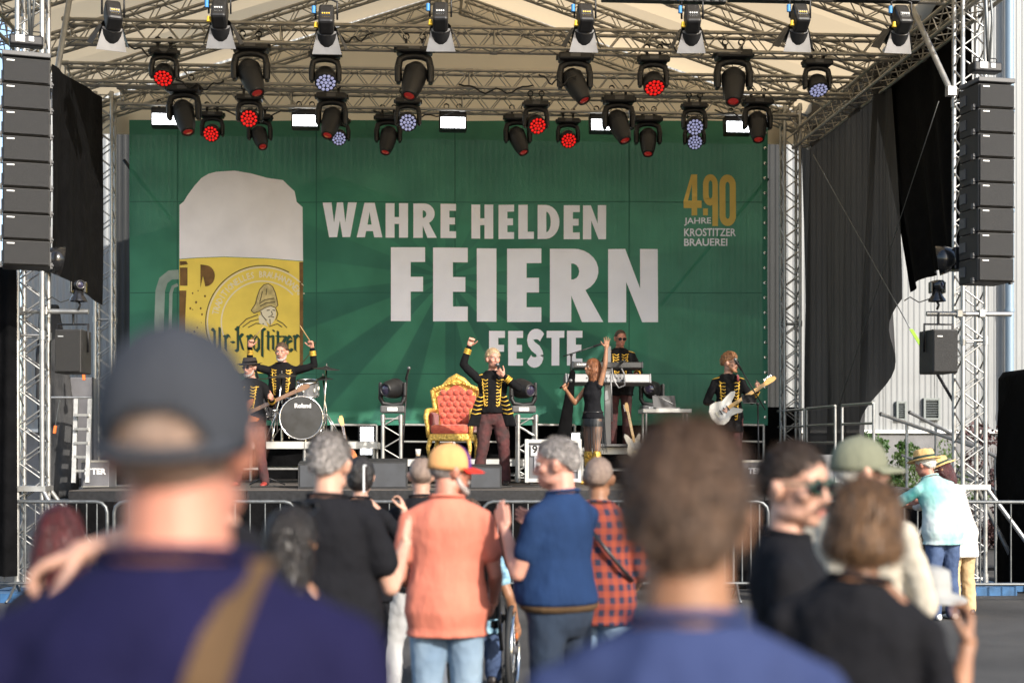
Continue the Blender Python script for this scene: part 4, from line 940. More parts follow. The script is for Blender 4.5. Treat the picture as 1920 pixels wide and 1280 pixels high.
def person(label, loc, face=0, H=1.78, vox=.010, fat=0.0, wide=1.0, skin_='skin_fair', shirt='tee_black', sleeve='short', shirt_hem=.90, trousers='denim_dark', shoes='shoe_dark', hair=None,
           headrot=(0, 0, 0), lean=0, side=0, armL=None, armR=None, hands=(.35, .35), legs=None, loose=1.0, female=False, jacket=None, jacket_open=True, legs_bare=False, group=None, smile=False, eyes=True, belly=0, collar=True, wr=.010, headfat=1.0, brow='hair_dark', twist=0, pnL=None, pnR=None, spreads=(.12, .12), thumbs=(.5, .5), neck_r=.056, seatz=None):
    """local frame: faces +Y. armL/armR: (dir upper, dir fore). returns a Person with T (head matrix)"""
    s = H/1.80; P_ = Person(); root = thing('person', label, 'person', loc, R(face), group); P_.root = root; P_.s = s
    LB = .95
    def bend(p, t=None):
        p = V(p); tt = max(0, min(1.25, (p.z-LB)/.5)) if t is None else t
        q = p-V((0, 0, LB)); q = Matrix.Rotation(-R(lean)*min(1, tt), 3, 'X') @ q; q = Matrix.Rotation(R(side)*min(1, tt), 3, 'Y') @ q; q = Matrix.Rotation(R(twist)*min(1, tt), 3, 'Z') @ q
        return q+V((0, 0, LB))
    P_.bend = bend
    dz = 0
    if legs is None: legs = {}
    hipz = .92
    fw = 1.0 if not female else .86
    secs = [(.84, .150, .105, 0), (.93, .168, .118, 0), (1.02, .162, .116, .006), (1.10, .152, .110, .012), (1.20, .156, .112, .012), (1.30, .172, .120, .008), (1.38, .180, .118, 0), (1.44, .158, .098, -.010), (1.49, .112, .078, -.016), (1.545, .066, .062, -.012)]
    if female: secs = [(.84, .155, .110, 0), (.93, .172, .120, 0), (1.02, .150, .105, .004), (1.10, .130, .095, .008), (1.20, .136, .098, .012), (1.30, .150, .122, .02), (1.38, .152, .105, .006), (1.44, .132, .088, -.008), (1.49, .092, .070, -.012), (1.545, .056, .052, -.010)]
    def fatk(z): return fat*math.exp(-((z-1.08)/.2)**2), belly*math.exp(-((z-1.09)/.16)**2)
    def ring(z, rx, ry, cy, inf, zz=None):
        f_, bl_ = fatk(z); c = bend((0, cy+bl_*.5, z)); tt = max(0, min(1, (z-LB)/.5)); Mr = Matrix.Rotation(R(twist)*tt, 3, 'Z') @ Matrix.Rotation(R(side)*tt, 3, 'Y') @ Matrix.Rotation(-R(lean)*tt, 3, 'X')
        return (c*s, Mr @ V(((rx*wide+f_+inf)*s, 0, 0)), Mr @ V((0, (ry*(.6+.4*wide)+f_*.8+bl_*.5+inf)*s, 0)))
    skb = MB(); skb.loft([ring(*q, -.006) for q in secs], 24)
    for k in (-1, 1): skb.cap(bend((k*.04, -.02, 1.51))*s, bend((k*.15*wide, -.012, 1.41))*s, .042*s, .040*s)
    shw = .182*wide*(fw if female else 1)
    sh = {k: bend((k*shw, -.008, 1.408)) for k in (-1, 1)}; P_.sh = {k: v*s for k, v in sh.items()}
    arms = {}
    dirs = {-1: armL or ((-.16, .02, -1), (-.05, .22, -1)), 1: armR or ((.16, .02, -1), (.05, .22, -1))}
    for k in (-1, 1):
        u, f_ = V(dirs[k][0]).normalized(), V(dirs[k][1]).normalized(); e = sh[k]+u*.295; w = e+f_*.255; arms[k] = (sh[k], e, w, u, f_)
    P_.arms = {k: (a*s, b_*s, c*s) for k, (a, b_, c, _, _) in arms.items()}
    ar = .86 if female else 1
    for k, (a, e, w, u, f_) in arms.items():
        skb.chain([a*s, a.lerp(e, .5)*s, e*s], [.047*ar*s, .046*ar*s, .040*ar*s]); skb.chain([e*s, e.lerp(w, .35)*s, w*s], [.041*ar*s, .042*ar*s, .027*ar*s])
    # legs
    lg = {}
    for k in (-1, 1):
        d = legs.get(k) or ((k*.095, 0, hipz), (k*.105, .015, .50), (k*.11, -.02, .085)); lg[k] = [V(q) for q in d]
        h, kn, an = lg[k]; skb.chain([h*s, h.lerp(kn, .4)*s, kn*s], [.088*s, .078*s, .054*s]); skb.chain([kn*s, kn.lerp(an, .35)*s, an*s], [.053*s, .055*s, .034*s])
    P_.legs = lg
    # head + neck
    hc = V((0, .016, 1.678)); nb = bend((0, -.012, 1.50)); hb = bend(hc, 1.0)
    Hr = Euler((R(headrot[0]), R(headrot[1]), R(headrot[2]))).to_matrix().to_4x4()
    base = Matrix.Rotation(R(twist), 4, 'Z') @ Matrix.Rotation(R(side)*.7, 4, 'Y') @ Matrix.Rotation(-R(lean)*.6, 4, 'X')
    hs = s*1.06*(.95 if female else 1)
    piv = bend((0, 0, 1.60), 1.0); hcen = piv+(base @ Hr).to_3x3() @ (hc-V((0, 0, 1.60)))
    T = Matrix.Translation(hcen*s) @ base @ Hr @ Matrix.Scale(hs, 4); P_.T = T; P_.hs = hs
    nr = neck_r*(.84 if female else 1)
    skb.cap(nb*s, (hcen+(base @ Hr).to_3x3() @ V((0, -.022, -.05)))*s, (nr+.004)*s, nr*.96*s)
    hm_ = MB(); head_geo(hm_, T, headfat, female); skb.add(hm_.v, hm_.f, True)
    bmesh_ = remesh(skb, vox, 3); bb = mb_from_mesh(bmesh_); bpy.data.meshes.remove(bmesh_)
    for i, k in enumerate((-1, 1)):
        a, e, w, u, f_ = arms[k]; pn = (pnL if k < 0 else pnR) or (-k*.9, .3, 0)
        if hands[i] is not None: hand(bb, (w+f_*.012)*s, f_, pn, hands[i], spreads[i], s*(.9 if female else 1), k if True else 1, thumbs[i], max(.0042, vox*.45))
    P_.body = bb.build('body', M[skin_], root)
    # clothes
    if shirt:
        sb = MB(); se = [q for q in secs if q[0] >= shirt_hem-.001]
        hemr = [(shirt_hem,)+tuple(secs[1][1:])] if se[0][0] > shirt_hem+.02 else []
        sb.loft([ring(*q, .012*loose+(.030 if q[0] < .95 else .020 if q[0] < 1.05 else .012 if q[0] < 1.12 else 0)) for q in hemr+se[:-1]]+[ring(1.535, .080 if not female else .066, .072, -.012, .004)], 28)
        for k, (a, e, w, u, f_) in arms.items():
            sb.cap(bend((k*.055*wide, -.018, 1.475))*s, (a+V((0, 0, .004)))*s, .062*s*(.85 if female else 1), .056*s*(.85 if female else 1))
            if sleeve == 'short': sb.chain([a*s, a.lerp(e, .40)*s, a.lerp(e, .60)*s], [.063*s*ar, .061*s*ar*loose, .062*s*ar*loose])
            elif sleeve == 'long': sb.chain([a*s, a.lerp(e, .5)*s, e*s, e.lerp(w, .5)*s, e.lerp(w, .93)*s], [.063*s*ar, .059*s*ar, .052*s*ar, .050*s*ar, .040*s*ar])
            elif sleeve == 'half': sb.chain([a*s, a.lerp(e, .5)*s, e*s, e.lerp(w, .2)*s], [.063*s*ar, .062*s*ar, .060*s*ar, .058*s*ar])
        me_ = remesh(sb, max(vox, .010), 4, [(.10, wr*1.4), (.045, wr*.7)]); P_.shirt = new_obj('shirt', me_, M[shirt], root)
        c_, ux, uy = ring(1.537, .080 if not female else .066, .072, -.012, .004)
        if sleeve in ('short', 'half'): MB().tube([c_+ux*1.0*math.cos(a)+uy*1.0*math.sin(a)+V((0, 0, .012*math.cos(a-PI/2)*-1*s)) for a in [2*PI*k/26 for k in range(26)]], .0085*s, 8, closed=True).build('collar', M[shirt], P_.shirt)
    if trousers:
        tb = MB(); tb.loft([ring(.80, .12, .09, 0, .0), ring(.86, .155, .112, -.004, .006), ring(.93, .168, .118, -.004, .006), ring(1.00, .163, .115, 0, .005)], 24)
        lw = 1.05 if loose <= 1 else 1.15
        for k in (-1, 1):
            h, kn, an = lg[k]; an2 = an+V((0, 0, -.02)); tb.chain([h*s, h.lerp(kn, .45)*s, kn*s], [.100*s*lw, .088*s*lw, .070*s*lw]); tb.chain([kn*s, kn.lerp(an, .5)*s, an2*s], [.070*s*lw, .066*s*lw, .062*s*lw])
        me_ = remesh(tb, max(vox, .011), 4, [(.09, wr*1.5), (.04, wr)]); P_.trousers = new_obj('trousers', me_, M[trousers], root)
    if shoes:
        for k in (-1, 1):
            an = lg[k][2]; b_ = MB(); fd = V((k*.12, 1, 0)).normalized() if len(legs.get(k) or ()) < 4 else V(legs[k][3]).normalized(); z0 = an.z-.085; pr = []
            for t_, hw, ht in ((-.075, .022, .05), (-.06, .034, .075), (0, .037, .085), (.06, .042, .065), (.12, .046, .048), (.165, .036, .035), (.19, .012, .022)):
                c = V((an.x, an.y, 0))+fd*t_; pr.append((V((c.x, c.y, z0+ht/2+.002))*s, V((fd.y, -fd.x, 0))*hw*s, V((0, 0, ht/2*s))))
            b_.loft(pr, 14); b_.build('shoe', M[shoes], root)
    # face
    if eyes:
        for k in (-1, 1):
            e_ = MB().ell((k*.031, .0775, .010), (.0135, .010, .0085), None, 10, 8).xf(T).build('eye', M['eye_white'], root)
            MB().ell((k*.031, .0865, .010), (.0055, .003, .0058), None, 8, 6).xf(T).build('iris', M['iris'], e_)
            MB().tube([(k*.014, .0915, .027), (k*.030, .0925, .033), (k*.048, .080, .027)], [.0035, .005, .002], 6).xf(T).build('eyebrow', M[brow], root)
        MB().ell((0, .0955, -.0615), (.023, .0065, .0048), None, 12, 6).ell((0, .0935, -.0725), (.019, .0065, .0055), None, 12, 6).xf(T).build('lips', M['lips'], root)
    if hair: hair(P_)
    return P_
def H_short(m_, n=0, L=.018, front=.55, side=.0, back=-.62, t=.014, top=.010, noise=.008, seed=0, flow=None, w=.0012, lift=.4, fr=9):
    def f(P_):
        sh_ = hair_shell(P_.T, front, side, back, t, top, noise, seed, fr=fr); ho = sh_.build('hair', M[m_], P_.root)
        if n:
            Tr = P_.T.to_3x3().normalized()
            fl = flow or (lambda c: Tr @ V((0, -.35, -.8)))
            st_ = strands(sh_, n, L*P_.hs, fl, .35, w, lift, seed+3); Ti = P_.T.inverted(); keep = MB()
            for i in range(0, len(st_.v), 5):
                q = Ti @ V(st_.v[i]); d = V((q.x/.079, (q.y+.01)/.101, (q.z-.02)/.1)); l_ = d.length
                if l_ > 1.05: keep.add(st_.v[i:i+5], [(0, 1, 2, 3), (3, 2, 4)])
            keep.mi = [1 if (i//2) % 3 == 0 else 0 for i in range(len(keep.f))]; so_ = keep.build('hair_strands', [M[m_], M[m_+'_tip']], ho); so_['kind'] = 'stuff'
    return f
def cap_hat(P_, crown, brim, back_open=False, brim_len=.075, front=True, depth=.0, tilt=0):
    """baseball cap: crown shell, brim, optional open back with strap"""
    T = P_.T @ Matrix.Rotation(R(tilt), 4, "X"); n, m_ = 80, 26; vs = []; fs = []
    for i in range(m_+1):
        ph = PI/2*i/m_*1.0
        for k in range(n):
            a = 2*PI*k/n; x, y, z = math.sin(ph)*math.cos(a)*.092, math.sin(ph)*math.sin(a)*.115-.010, .012-depth+max(0, math.cos(ph))**.8*(.126+depth)-(.0 if i < m_ else .01)
            vs.append((x, y, z))
    for i in range(m_):
        for k in range(n):
            q = (k+1) % n; a = 2*PI*(k+.5)/n; da = abs((a-1.5*PI+PI) % (2*PI)-PI); h_ = 1-(i+.5)/m_
            if back_open and da < .66 and (da/.66)**2+(h_/.20)**2 < 1: continue
            fs.append((i*n+k, (i+1)*n+k, (i+1)*n+q, i*n+q))
    c = MB().add(vs, fs, True).xf(T).build('cap', M[crown], P_.root)
    if not back_open or True:
        md = c.modifiers.new('t', 'SOLIDIFY'); md.thickness = .004*P_.hs
    b_ = MB(); vs = []; fs = []; nn = 16
    if front:
        for j in range(7):
            for k in range(nn+1):
                a = R(15+150*k/nn); r = j/6; x = math.cos(a)*(.090+.004*r); y = math.sin(a)*.112-.010+r*brim_len*math.sin(a)**.8; z = .014-.020*r*r-.10*(x*x)/.0085*.09-depth
                vs.append((x, y, z+.004))
        for j in range(6):
            for k in range(nn): q = j*(nn+1)+k; fs.append((q, q+1, q+nn+2, q+nn+1))
        bo = b_.add(vs, fs, True).xf(T).build('brim', M[brim], c); md = bo.modifiers.new('t', 'SOLIDIFY'); md.thickness = .005*P_.hs
    if back_open:
        pts = [(math.cos(a)*.094, math.sin(a)*.117-.010, .016-depth) for a in [R(270-58+116*k/14) for k in range(15)]]
        MB().tube(pts, .010, 8, ry=.003).xf(T).build('strap', M[crown], c)
        pts = [(math.sin(t_)*.060, -.010-math.sqrt(max(0, 1-(math.sin(t_)*.060/.092)**2))*.112, .04+.046*math.cos(t_)-depth) for t_ in [R(-85+170*k/16) for k in range(17)]]
    MB().ell((0, -.010, .138), (.008, .008, .005), None, 10, 6).xf(T).build('button', M[crown], c)
    return c
def y_front(a): return False
def brim_hat(P_, m_, band, brim=.07, hgt=.095, tilt=0, droop=.012, pinch=True):
    T = P_.T @ Matrix.Rotation(R(tilt), 4, 'X'); n = 36; vs = []; fs = []
    prof = [(0, hgt), (.45, hgt+.004), (.75, hgt), (.90, hgt*.86), (.96, hgt*.5), (1.0, .012), (1.03, 0), (1.35, -.004), (1.7, -droop*.4), (1.0+brim/.09, -droop), (1.0+brim/.09, -droop-.005), (1.35, -.010), (1.0, -.006)]
    for (r, z) in prof:
        for k in range(n):
            a = 2*PI*k/n; x = math.cos(a)*.092*r; y = math.sin(a)*.112*r-.010; zz = z
            if pinch and r < .8: zz -= .018*math.exp(-(x/.03)**2)
            if r > 1.2: zz += .022*(abs(math.cos(a))**2)*(r-1.2)
            vs.append((x, y, .055+zz))
    for i in range(len(prof)-1):
        for k in range(n): q = (k+1) % n; fs.append((i*n+k, (i+1)*n+k, (i+1)*n+q, i*n+q))
    h = MB().add(vs, fs, True).xf(T).build('hat', M[m_], P_.root)
    MB().lathe([(.094, .012), (.0955, .013), (.0935, .036), (.091, .036)], (0, 0, 0), (0, 0, 1), n).xf(Matrix.Translation((0, -.010, .055)) @ Matrix.Diagonal((1.0, 1.22, 1, 1))).xf(T).build('hat_band', M[band], h)
    return h
def sunglasses(P_, fr_='glass_frame', ln='glass_dark', up=0, big=1.0):
    T = P_.T @ Matrix.Translation((0, 0, up)) if not isinstance(up, Matrix) else P_.T @ up
    f = MB()
    for k in (-1, 1):
        pts = [(k*.033+.026*big*math.cos(a)*(1 if abs(math.cos(a)) < .9 else .97), .104-.006*abs(math.cos(a)), .010+.019*big*math.sin(a)) for a in [2*PI*i/16 for i in range(16)]]
        f.tube(pts, .0032, 6, closed=True); f.tube([(k*.058, .098, .016), (k*.074, .07, .016), (k*.084, .0, .014), (k*.083, -.02, .002)], .0028, 6)
    f.tube([(-.009, .106, .014), (0, .108, .016), (.009, .106, .014)], .003, 6)
    g_ = f.xf(T).build('sunglasses', M[fr_], P_.root)
    for k in (-1, 1): MB().ell((k*.033, .102, .010), (.0255*big, .003, .0185*big), None, 14, 8).xf(T).build('lens', M[ln], g_)
def beard(P_, m_, moust=True, full=True):
    b_ = MB()
    if full:
        pts = [(-.066, .005, -.03), (-.060, .028, -.065), (-.045, .06, -.092), (-.02, .085, -.104), (0, .092, -.106), (.02, .085, -.104), (.045, .06, -.092), (.060, .028, -.065), (.066, .005, -.03)]
        b_.tube(pts, [.006, .014, .017, .019, .020, .019, .017, .014, .006], 8)
    if moust: b_.tube([(-.034, .086, -.062), (-.016, .1005, -.051), (0, .1035, -.048), (.016, .1005, -.051), (.034, .086, -.062)], [.003, .0065, .005, .0065, .003], 8)
    b_.xf(P_.T); me_ = b_.mesh('b'); return b_.build('beard' if full else 'moustache', M[m_], P_.root)
def braid(P_, rows=9, z0=1.12, z1=1.40, gap=.018, span=.115, m_='gold', obj=None):
    """gold frogging laid on the jacket front"""
    o = obj or P_.shirt; s = P_.s; bv = BVHTree.FromPolygons([v.co for v in o.data.vertices], [tuple(p.vertices) for p in o.data.polygons])
    def prj(x, z):
        p0 = P_.bend((x, 0, z))*s; f_ = (P_.bend((x, 1, z))-P_.bend((x, 0, z))).normalized(); h = bv.ray_cast(p0+f_*.6, -f_)
        return (h[0]+h[1]*.004) if h[0] is not None else None
    n_ = 0; fg = MB()
    for k in (-1, 1):
        for i in range(rows):
            z = z0+(z1-z0)*i/(rows-1); sp_ = span*(.62+.38*i/(rows-1))*random.uniform(.9, 1.08); jj = random.uniform(.004, .022); pts = []
            for j in range(9):
                u = j/8; q = prj(k*(gap+(sp_-gap)*u), z+jj*u-.014*math.sin(u*PI)+.006*math.sin(u*PI*3+i))
                if q is not None: pts.append(q)
            if len(pts) > 3: MB().tube(pts, .0075, 6).build('braid', M[m_], P_.root)
        for xx in (span*.86,):
            pts = [prj(k*(xx*(.75+.25*(j/11)) if xx > .05 else xx), z0-.01+(z1-z0+.02)*j/11) for j in range(12)]; pts = [q for q in pts if q is not None]
            if len(pts) > 3: MB().tube(pts, .006, 6).build('braid', M[m_], P_.root)
def cuffs(P_, m_='gold', which=(-1, 1), n=3, r=.046, t0=.62):
    for k in which:
        a, e, w = P_.arms[k]
        for i in range(n):
            c = e.lerp(w, t0+.10*i); d = (w-e).normalized(); MB().lathe([(r*P_.s, -.010), (r*P_.s+.006, 0), (r*P_.s, .010)], c, d, 16).build('cuff_braid', M[m_], P_.root)
def epaulettes(P_, m_='gold'):
    for k in (-1, 1):
        c = P_.sh[k]+V((-k*.02, 0, .062))*P_.s; MB().ell(c, (.07, .045, .012), (0, k*.25, 0), 14, 6).build('epaulette', M[m_], P_.root)
# ------------------------------------------------------------------ crowd
def long_hair(m_, rings, front=.5, side=-.3, back=-.9, t=.014, n=0, seed=0):
    """shell plus a hanging mass given as rings (cx,cy,cz,rx,ry) in head units"""
    def f(P_):
        b_ = MB(); q = hair_shell(Matrix.Identity(4), front, side, back, t, .008, .006, seed); b_.add(q.v, q.f, True); b_.loft(rings, 24)
        b_.xf(P_.T); me_ = remesh(b_, .008*P_.hs, 3, [(.02, .010*P_.hs)]); ho = new_obj('hair', me_, M[m_], P_.root)
        if n:
            Tr = P_.T.to_3x3().normalized(); mm = mb_from_mesh(me_); st_ = strands(mm, n, .07*P_.hs, lambda c: Tr @ V((0, 0, -1)), .12, .0016, .12, seed); st_.mi = [1 if (i//2) % 3 == 0 else 0 for i in range(len(st_.f))]; so_ = st_.build('hair_strands', [M[m_], M[m_+'_tip']], ho); so_['kind'] = 'stuff'
    return f
# man in the dark cap, very near
BM = person('man in dark blue shirt and dark cap, back to camera, large blurred foreground left', gnd(334, 1.73), -4, 1.765, .007, .02, 1.12, 'skin_red', 'tee_navy', 'short', .85, 'denim_dark', hair=H_short('stubble', 0, side=-.25, back=-.55, t=.002, top=0, noise=.001),
            headrot=(7, 0, 0), neck_r=.066, headfat=1.1, eyes=True)
cap_hat(BM, 'cap_dark', 'cap_dark', True, depth=.006, tilt=5)
bv = BVHTree.FromPolygons([v.co for v in BM.shirt.data.vertices], [tuple(p.vertices) for p in BM.shirt.data.polygons])
pts = []
for k in range(15):
    u = k/14; x, z = .095-.16*u, 1.50-.60*u
    h = bv.ray_cast(V((x, -.8, z)), V((0, 1, 0)))
    if h[0] is not None: pts.append(h[0]+h[1]*.004)
vs = []; fs = []
for p in pts: vs += [p+V((-.026, 0, 0)), p+V((.026, 0, 0)), p+V((.026, -.004, 0)), p+V((-.026, -.004, 0))]
for i in range(len(pts)-1):
    for k in range(4): q = (k+1) % 4; fs.append((i*4+k, i*4+q, i*4+4+q, i*4+4+k))
MB().add(vs, fs, False).build('shoulder_strap', M['strap_brown'], BM.root)
# man with short brown hair, near right
RM = person('man with short brown hair and blue shirt, back to camera, large blurred foreground right', gnd(1286, 1.94), -4, 1.65, .007, .0, 1.02, 'skin_tan', 'tee_blue', 'short', .85, 'denim_dark',
            hair=H_short('hair_brown', 12000, .028, .5, -.02, -.80, .010, .014, .008, 3, w=.0013, lift=.45, fr=5), headrot=(2, 0, -6), neck_r=.068)
# person whose arm points left behind the capped man
AP = person('person hidden behind the capped man, bare forearm stretched out to the left', gnd(340, 2.75), -4, 1.71, .009, 0, 1.0, 'skin_fair', 'tee_black', 'short', .9, 'denim_dark', hair=H_short('hair_brown', 0), armR=((-.55, .62, .62), (-1, -.12, -.30)), hands=(.3, .5), pnR=(0, 0, -1))
person('person with dark red hair behind the left man’s outstretched arm', gnd(112, 4.6), 10, 1.45, .011, 0, 1, 'skin_fair', 'tee_black', 'long', .85, 'trousers_black', female=True,
       hair=long_hair('hair_red', [(0, -.02, .06, .09, .10), (0, -.03, -.04, .108, .112), (0, -.04, -.10, .115, .11), (0, -.05, -.16, .09, .085)], n=2500))
WD = person('dark haired person in black with sunglasses pushed up on the hair', gnd(545, 4.5), -12, 1.45, .010, 0, 1, 'skin_tan', 'tee_black', 'short', .85, 'trousers_black', female=True,
       hair=long_hair('hair_black', [(0, -.02, .06, .088, .10), (0, -.03, -.05, .096, .105), (0, -.05, -.14, .10, .09), (0, -.06, -.26, .085, .06), (0, -.07, -.34, .05, .04)], n=3000), headrot=(0, 0, -20))
sunglasses(WD, 'black_gloss', 'glass_dark', Matrix.Translation((0, .0, .085)) @ Matrix.Rotation(R(25), 4, 'X'))
BT = person('stocky grey haired man in black t-shirt clapping, left of the orange shirt', gnd(616, 6.0), -16, 1.70, .009, .035, 1.10, 'skin_fair', 'tee_black', 'short', .80, 'trousers_black', belly=.03, loose=1.2,
       hair=H_short('hair_grey', 8000, .026, .5, .02, -.60, .008, .006, .005, 5, w=.0022, lift=.55), headrot=(-3, 0, 0), armR=((.25, .20, -.95), (.02, .72, .62)), armL=((-.25, .3, -.9), (.5, .8, .35)), hands=(.12, .12), pnR=(-1, 0, .2), pnL=(1, 0, .2), neck_r=.062, spreads=(.03, .03), thumbs=(-1, -1), headfat=1.05)
PW = person('dark haired person in black holding up a phone beside the grey haired man', gnd(676, 8.4), -4, 1.60, .011, 0, 1, 'skin_fair', 'tee_black', 'short', .85, 'trousers_black', female=True,
       hair=long_hair('hair_black', [(0, -.02, .06, .086, .10), (0, -.03, -.02, .088, .098), (0, -.035, -.06, .078, .08), (0, -.035, -.09, .05, .05)]), armR=((.55, .45, -.7), (-.18, .42, .9)), armL=((-.4, .55, -.6), (.35, .45, .8)), hands=(.6, .6), pnR=(-1, .2, 0), pnL=(1, .2, 0))
p = at(684, 897, 7.95); ph = thing('smartphone', 'white smartphone held upright by the dark haired person', 'phone', p, R(82))
MB().box((0, 0, 0), (.075, .009, .155), bev=.004).build('case', M['white_paint'], ph); MB().box((0, -.006, 0), (.066, .003, .14)).build('screen', M['glass_dark'], ph)
BZ = person('man with buzz cut and pale grey trousers behind the orange shirt', gnd(790, 8.8), 6, 1.60, .011, 0, 1, 'skin_fair', 'tee_black', 'short', .88, 'trousers_grey', loose=1.2, hair=H_short('hair_buzz', 1200, .006, .5, .1, -.45, .004, .002, .001, 2), legs={-1: ((-.095, 0, .92), (-.20, .06, .52), (-.22, -.05, .085)), 1: ((.095, 0, .92), (.10, .03, .50), (.11, -.02, .085))})
MB().ell((0, -.0, .122), (.040, .055, .012), None, 14, 6).xf(BZ.T).build('hair_tuft', M['hair_black'], BZ.root)
OR = person('man in orange t-shirt and light jeans with yellow mesh cap, back to camera', gnd(838, 7.0), -4, 1.66, .008, .015, 1.08, 'skin_red', 'tee_orange', 'short', .80, 'denim_light', loose=1.05, hair=H_short('hair_grey', 600, .01, .45, -.1, -.5, .004, .0, .002, 1), headrot=(-4, 0, -62),
       armR=((.22, .06, -1), (-.05, .75, -.55)), armL=((-.20, .10, -1), (.30, .75, -.35)), hands=(.5, .5), neck_r=.062, wr=.006)
c_ = cap_hat(OR, 'cap_mesh_yellow', 'cap_red', False, .085); beard(OR, 'beard_grey')
vs = []; fs = []
for i in range(9):
    for k in range(13):
        ph_ = PI/2*(.25+.75*i/8); a = R(38+104*k/12); vs.append((math.sin(ph_)*math.cos(a)*.0945, math.sin(ph_)*math.sin(a)*.118-.010, .013+max(0, math.cos(ph_))**.8*.1275))
for i in range(8):
    for k in range(12): q = i*13+k; fs.append((q, q+13, q+14, q+1))
MB().add(vs, fs, True).xf(OR.T).build('cap_front', M['cap_purple'], c_)
BL = person('man in blue t-shirt and dark jeans raising both hands to clap', gnd(1052, 6.8), 42, 1.695, .008, .03, 1.06, 'skin_pink', 'tee_mid_blue', 'short', .97, 'denim_dark', belly=.08, loose=1.0, hair=H_short('hair_grey', 7000, .024, .5, .05, -.55, .007, .005, .004, 8, w=.0022, lift=.55), headrot=(-6, 0, 32),
       armL=((-.12, .30, -.90), (.22, .55, .80)), armR=((.20, .50, -.80), (-.15, .80, .60)), hands=(.12, .12), pnL=(1, 0, 0), pnR=(-1, 0, 0), spreads=(.03, .03), thumbs=(-1, -1), neck_r=.064, headfat=1.08, wr=.006)
MB().tube([(BL.s*(math.cos(a)*.218), BL.s*(math.sin(a)*.168+.012), BL.s*.955) for a in [2*PI*k/28 for k in range(28)]], .018, 8, closed=True, ry=.006).build('belt', M['strap_brown'], BL.root)
PL = person('man in red and black plaid shirt behind the blue t-shirt', gnd(1122, 7.7), -14, 1.60, .010, .02, 1.08, 'skin_tan', 'plaid_shirt', 'half', .80, 'denim_light', loose=1.2, hair=H_short('hair_buzz', 1500, .01, .5, .05, -.5, .006, .003, .003, 9), armR=((.22, .1, -1), (-.2, .8, -.4)))
MB().tube([(-.02*1, -.145, 1.22), (.06, -.150, 1.12), (.14, -.13, 1.02), (.19, -.06, .95)], .012, 6).build('bag_strap', M['leather'], PL.root)
SG = person('young man with dark hair, moustache and sunglasses looking right, black t-shirt', gnd(1480, 4.1), -104, 1.645, .0065, 0, 1, 'skin_fair', 'tee_black', 'short', .85, 'denim_dark', hair=H_short('hair_dark', 8000, .022, .40, .05, -.55, .008, .012, .008, 4, w=.0011, lift=.35, flow=lambda c: V((.5, -.1, -.5))), headrot=(-4, 0, -34))
sunglasses(SG, 'glass_frame', 'glass_dark', 0, 1.12); beard(SG, 'hair_brown', True, False)
CM = person('man in cream jacket and olive green cap, seen from behind', gnd(1608, 5.5), -28, 1.675, .009, .01, 1.06, 'skin_fair', 'jacket_cream', 'long', .82, 'trousers_tan', loose=1.35, hair=H_short('hair_white', 800, .012, .4, -.1, -.5, .005, .0, .003, 6), headrot=(0, 0, -58), armR=((.28, .05, -.95), (-.35, .90, .06)), hands=(.35, .8), wr=.014)
cap_hat(CM, 'cap_olive', 'cap_olive', False, .08)
p = parent_matrix(CM.root) @ (CM.arms[1][2]+(CM.arms[1][2]-CM.arms[1][1]).normalized()*.10); p.x += .07; p.y -= .05; ht = thing('sun_hat', 'pale grey wide brimmed hat held low behind the bob haired woman', 'hat', p)
MB().lathe([(.001, .11), (.05, .112), (.078, .10), (.088, .05), (.092, .01), (.14, .0), (.155, -.008), (.155, -.013), (.09, -.004)], (0, 0, 0), (.05, -.1, 1), 30).build('crown_and_brim', M['hat_pale'], ht)
BW = person('woman with brown bob hair in black top, back to camera, right foreground', gnd(1578, 3.45), -20, 1.56, .008, .015, 1.2, 'skin_tan', 'tee_black', 'half', .85, 'trousers_black', female=True, loose=1.4, side=5,
       hair=long_hair('hair_bob', [(0, -.015, .07, .084, .098), (0, -.02, .0, .098, .108), (0, -.022, -.035, .105, .110), (0, -.022, -.058, .103, .103), (0, -.02, -.074, .08, .08)], n=7000, seed=4, back=-.6), headrot=(-4, 0, -14), armR=((.24, .12, -.97), (.16, .50, .80)), hands=(.3, .55), pnR=(-1, 0, 0), wr=.014)
# couple in straw hats at the barrier
CH = person('man in teal and white tie dye shirt, jeans and straw hat leaning on the barrier', gnd(1768, 14.0), 16, 1.66, .010, .02, 1.10, 'skin_red', 'tie_dye', 'half', .80, 'denim_mid', 'shoe_white', loose=1.3, lean=14, side=-7, hair=H_short('hair_white', 900, .03, .4, -.2, -.75, .012, .004, .005, 2), headrot=(-6, 0, 22), armL=((-.40, .75, -.50), (.0, 1, -.1)), armR=((.1, .75, -.6), (-.3, 1, .0)))
brim_hat(CH, 'straw', 'hat_band', .050, .105, 4)
CW = person('woman in white tunic, tan trousers and straw hat leaning on the barrier', gnd(1802, 14.4), 22, 1.60, .010, .0, 1.0, 'skin_tan', 'cloth_white', 'half', .66, 'trousers_tan', 'shoe_dark', female=True, loose=1.5, lean=14, side=-9, hair=long_hair('hair_red', [(0, -.02, .06, .086, .10), (0, -.03, -.04, .10, .11), (0, -.05, -.14, .10, .09), (0, -.06, -.24, .06, .05)]), headrot=(-8, 0, 50), armL=((-.3, .8, -.5), (.0, 1, 0)), armR=((.1, .7, -.7), (-.3, 1, .1)))
brim_hat(CW, 'straw', 'hat_band', .05, .10, -6); sunglasses(CW, 'white_paint')
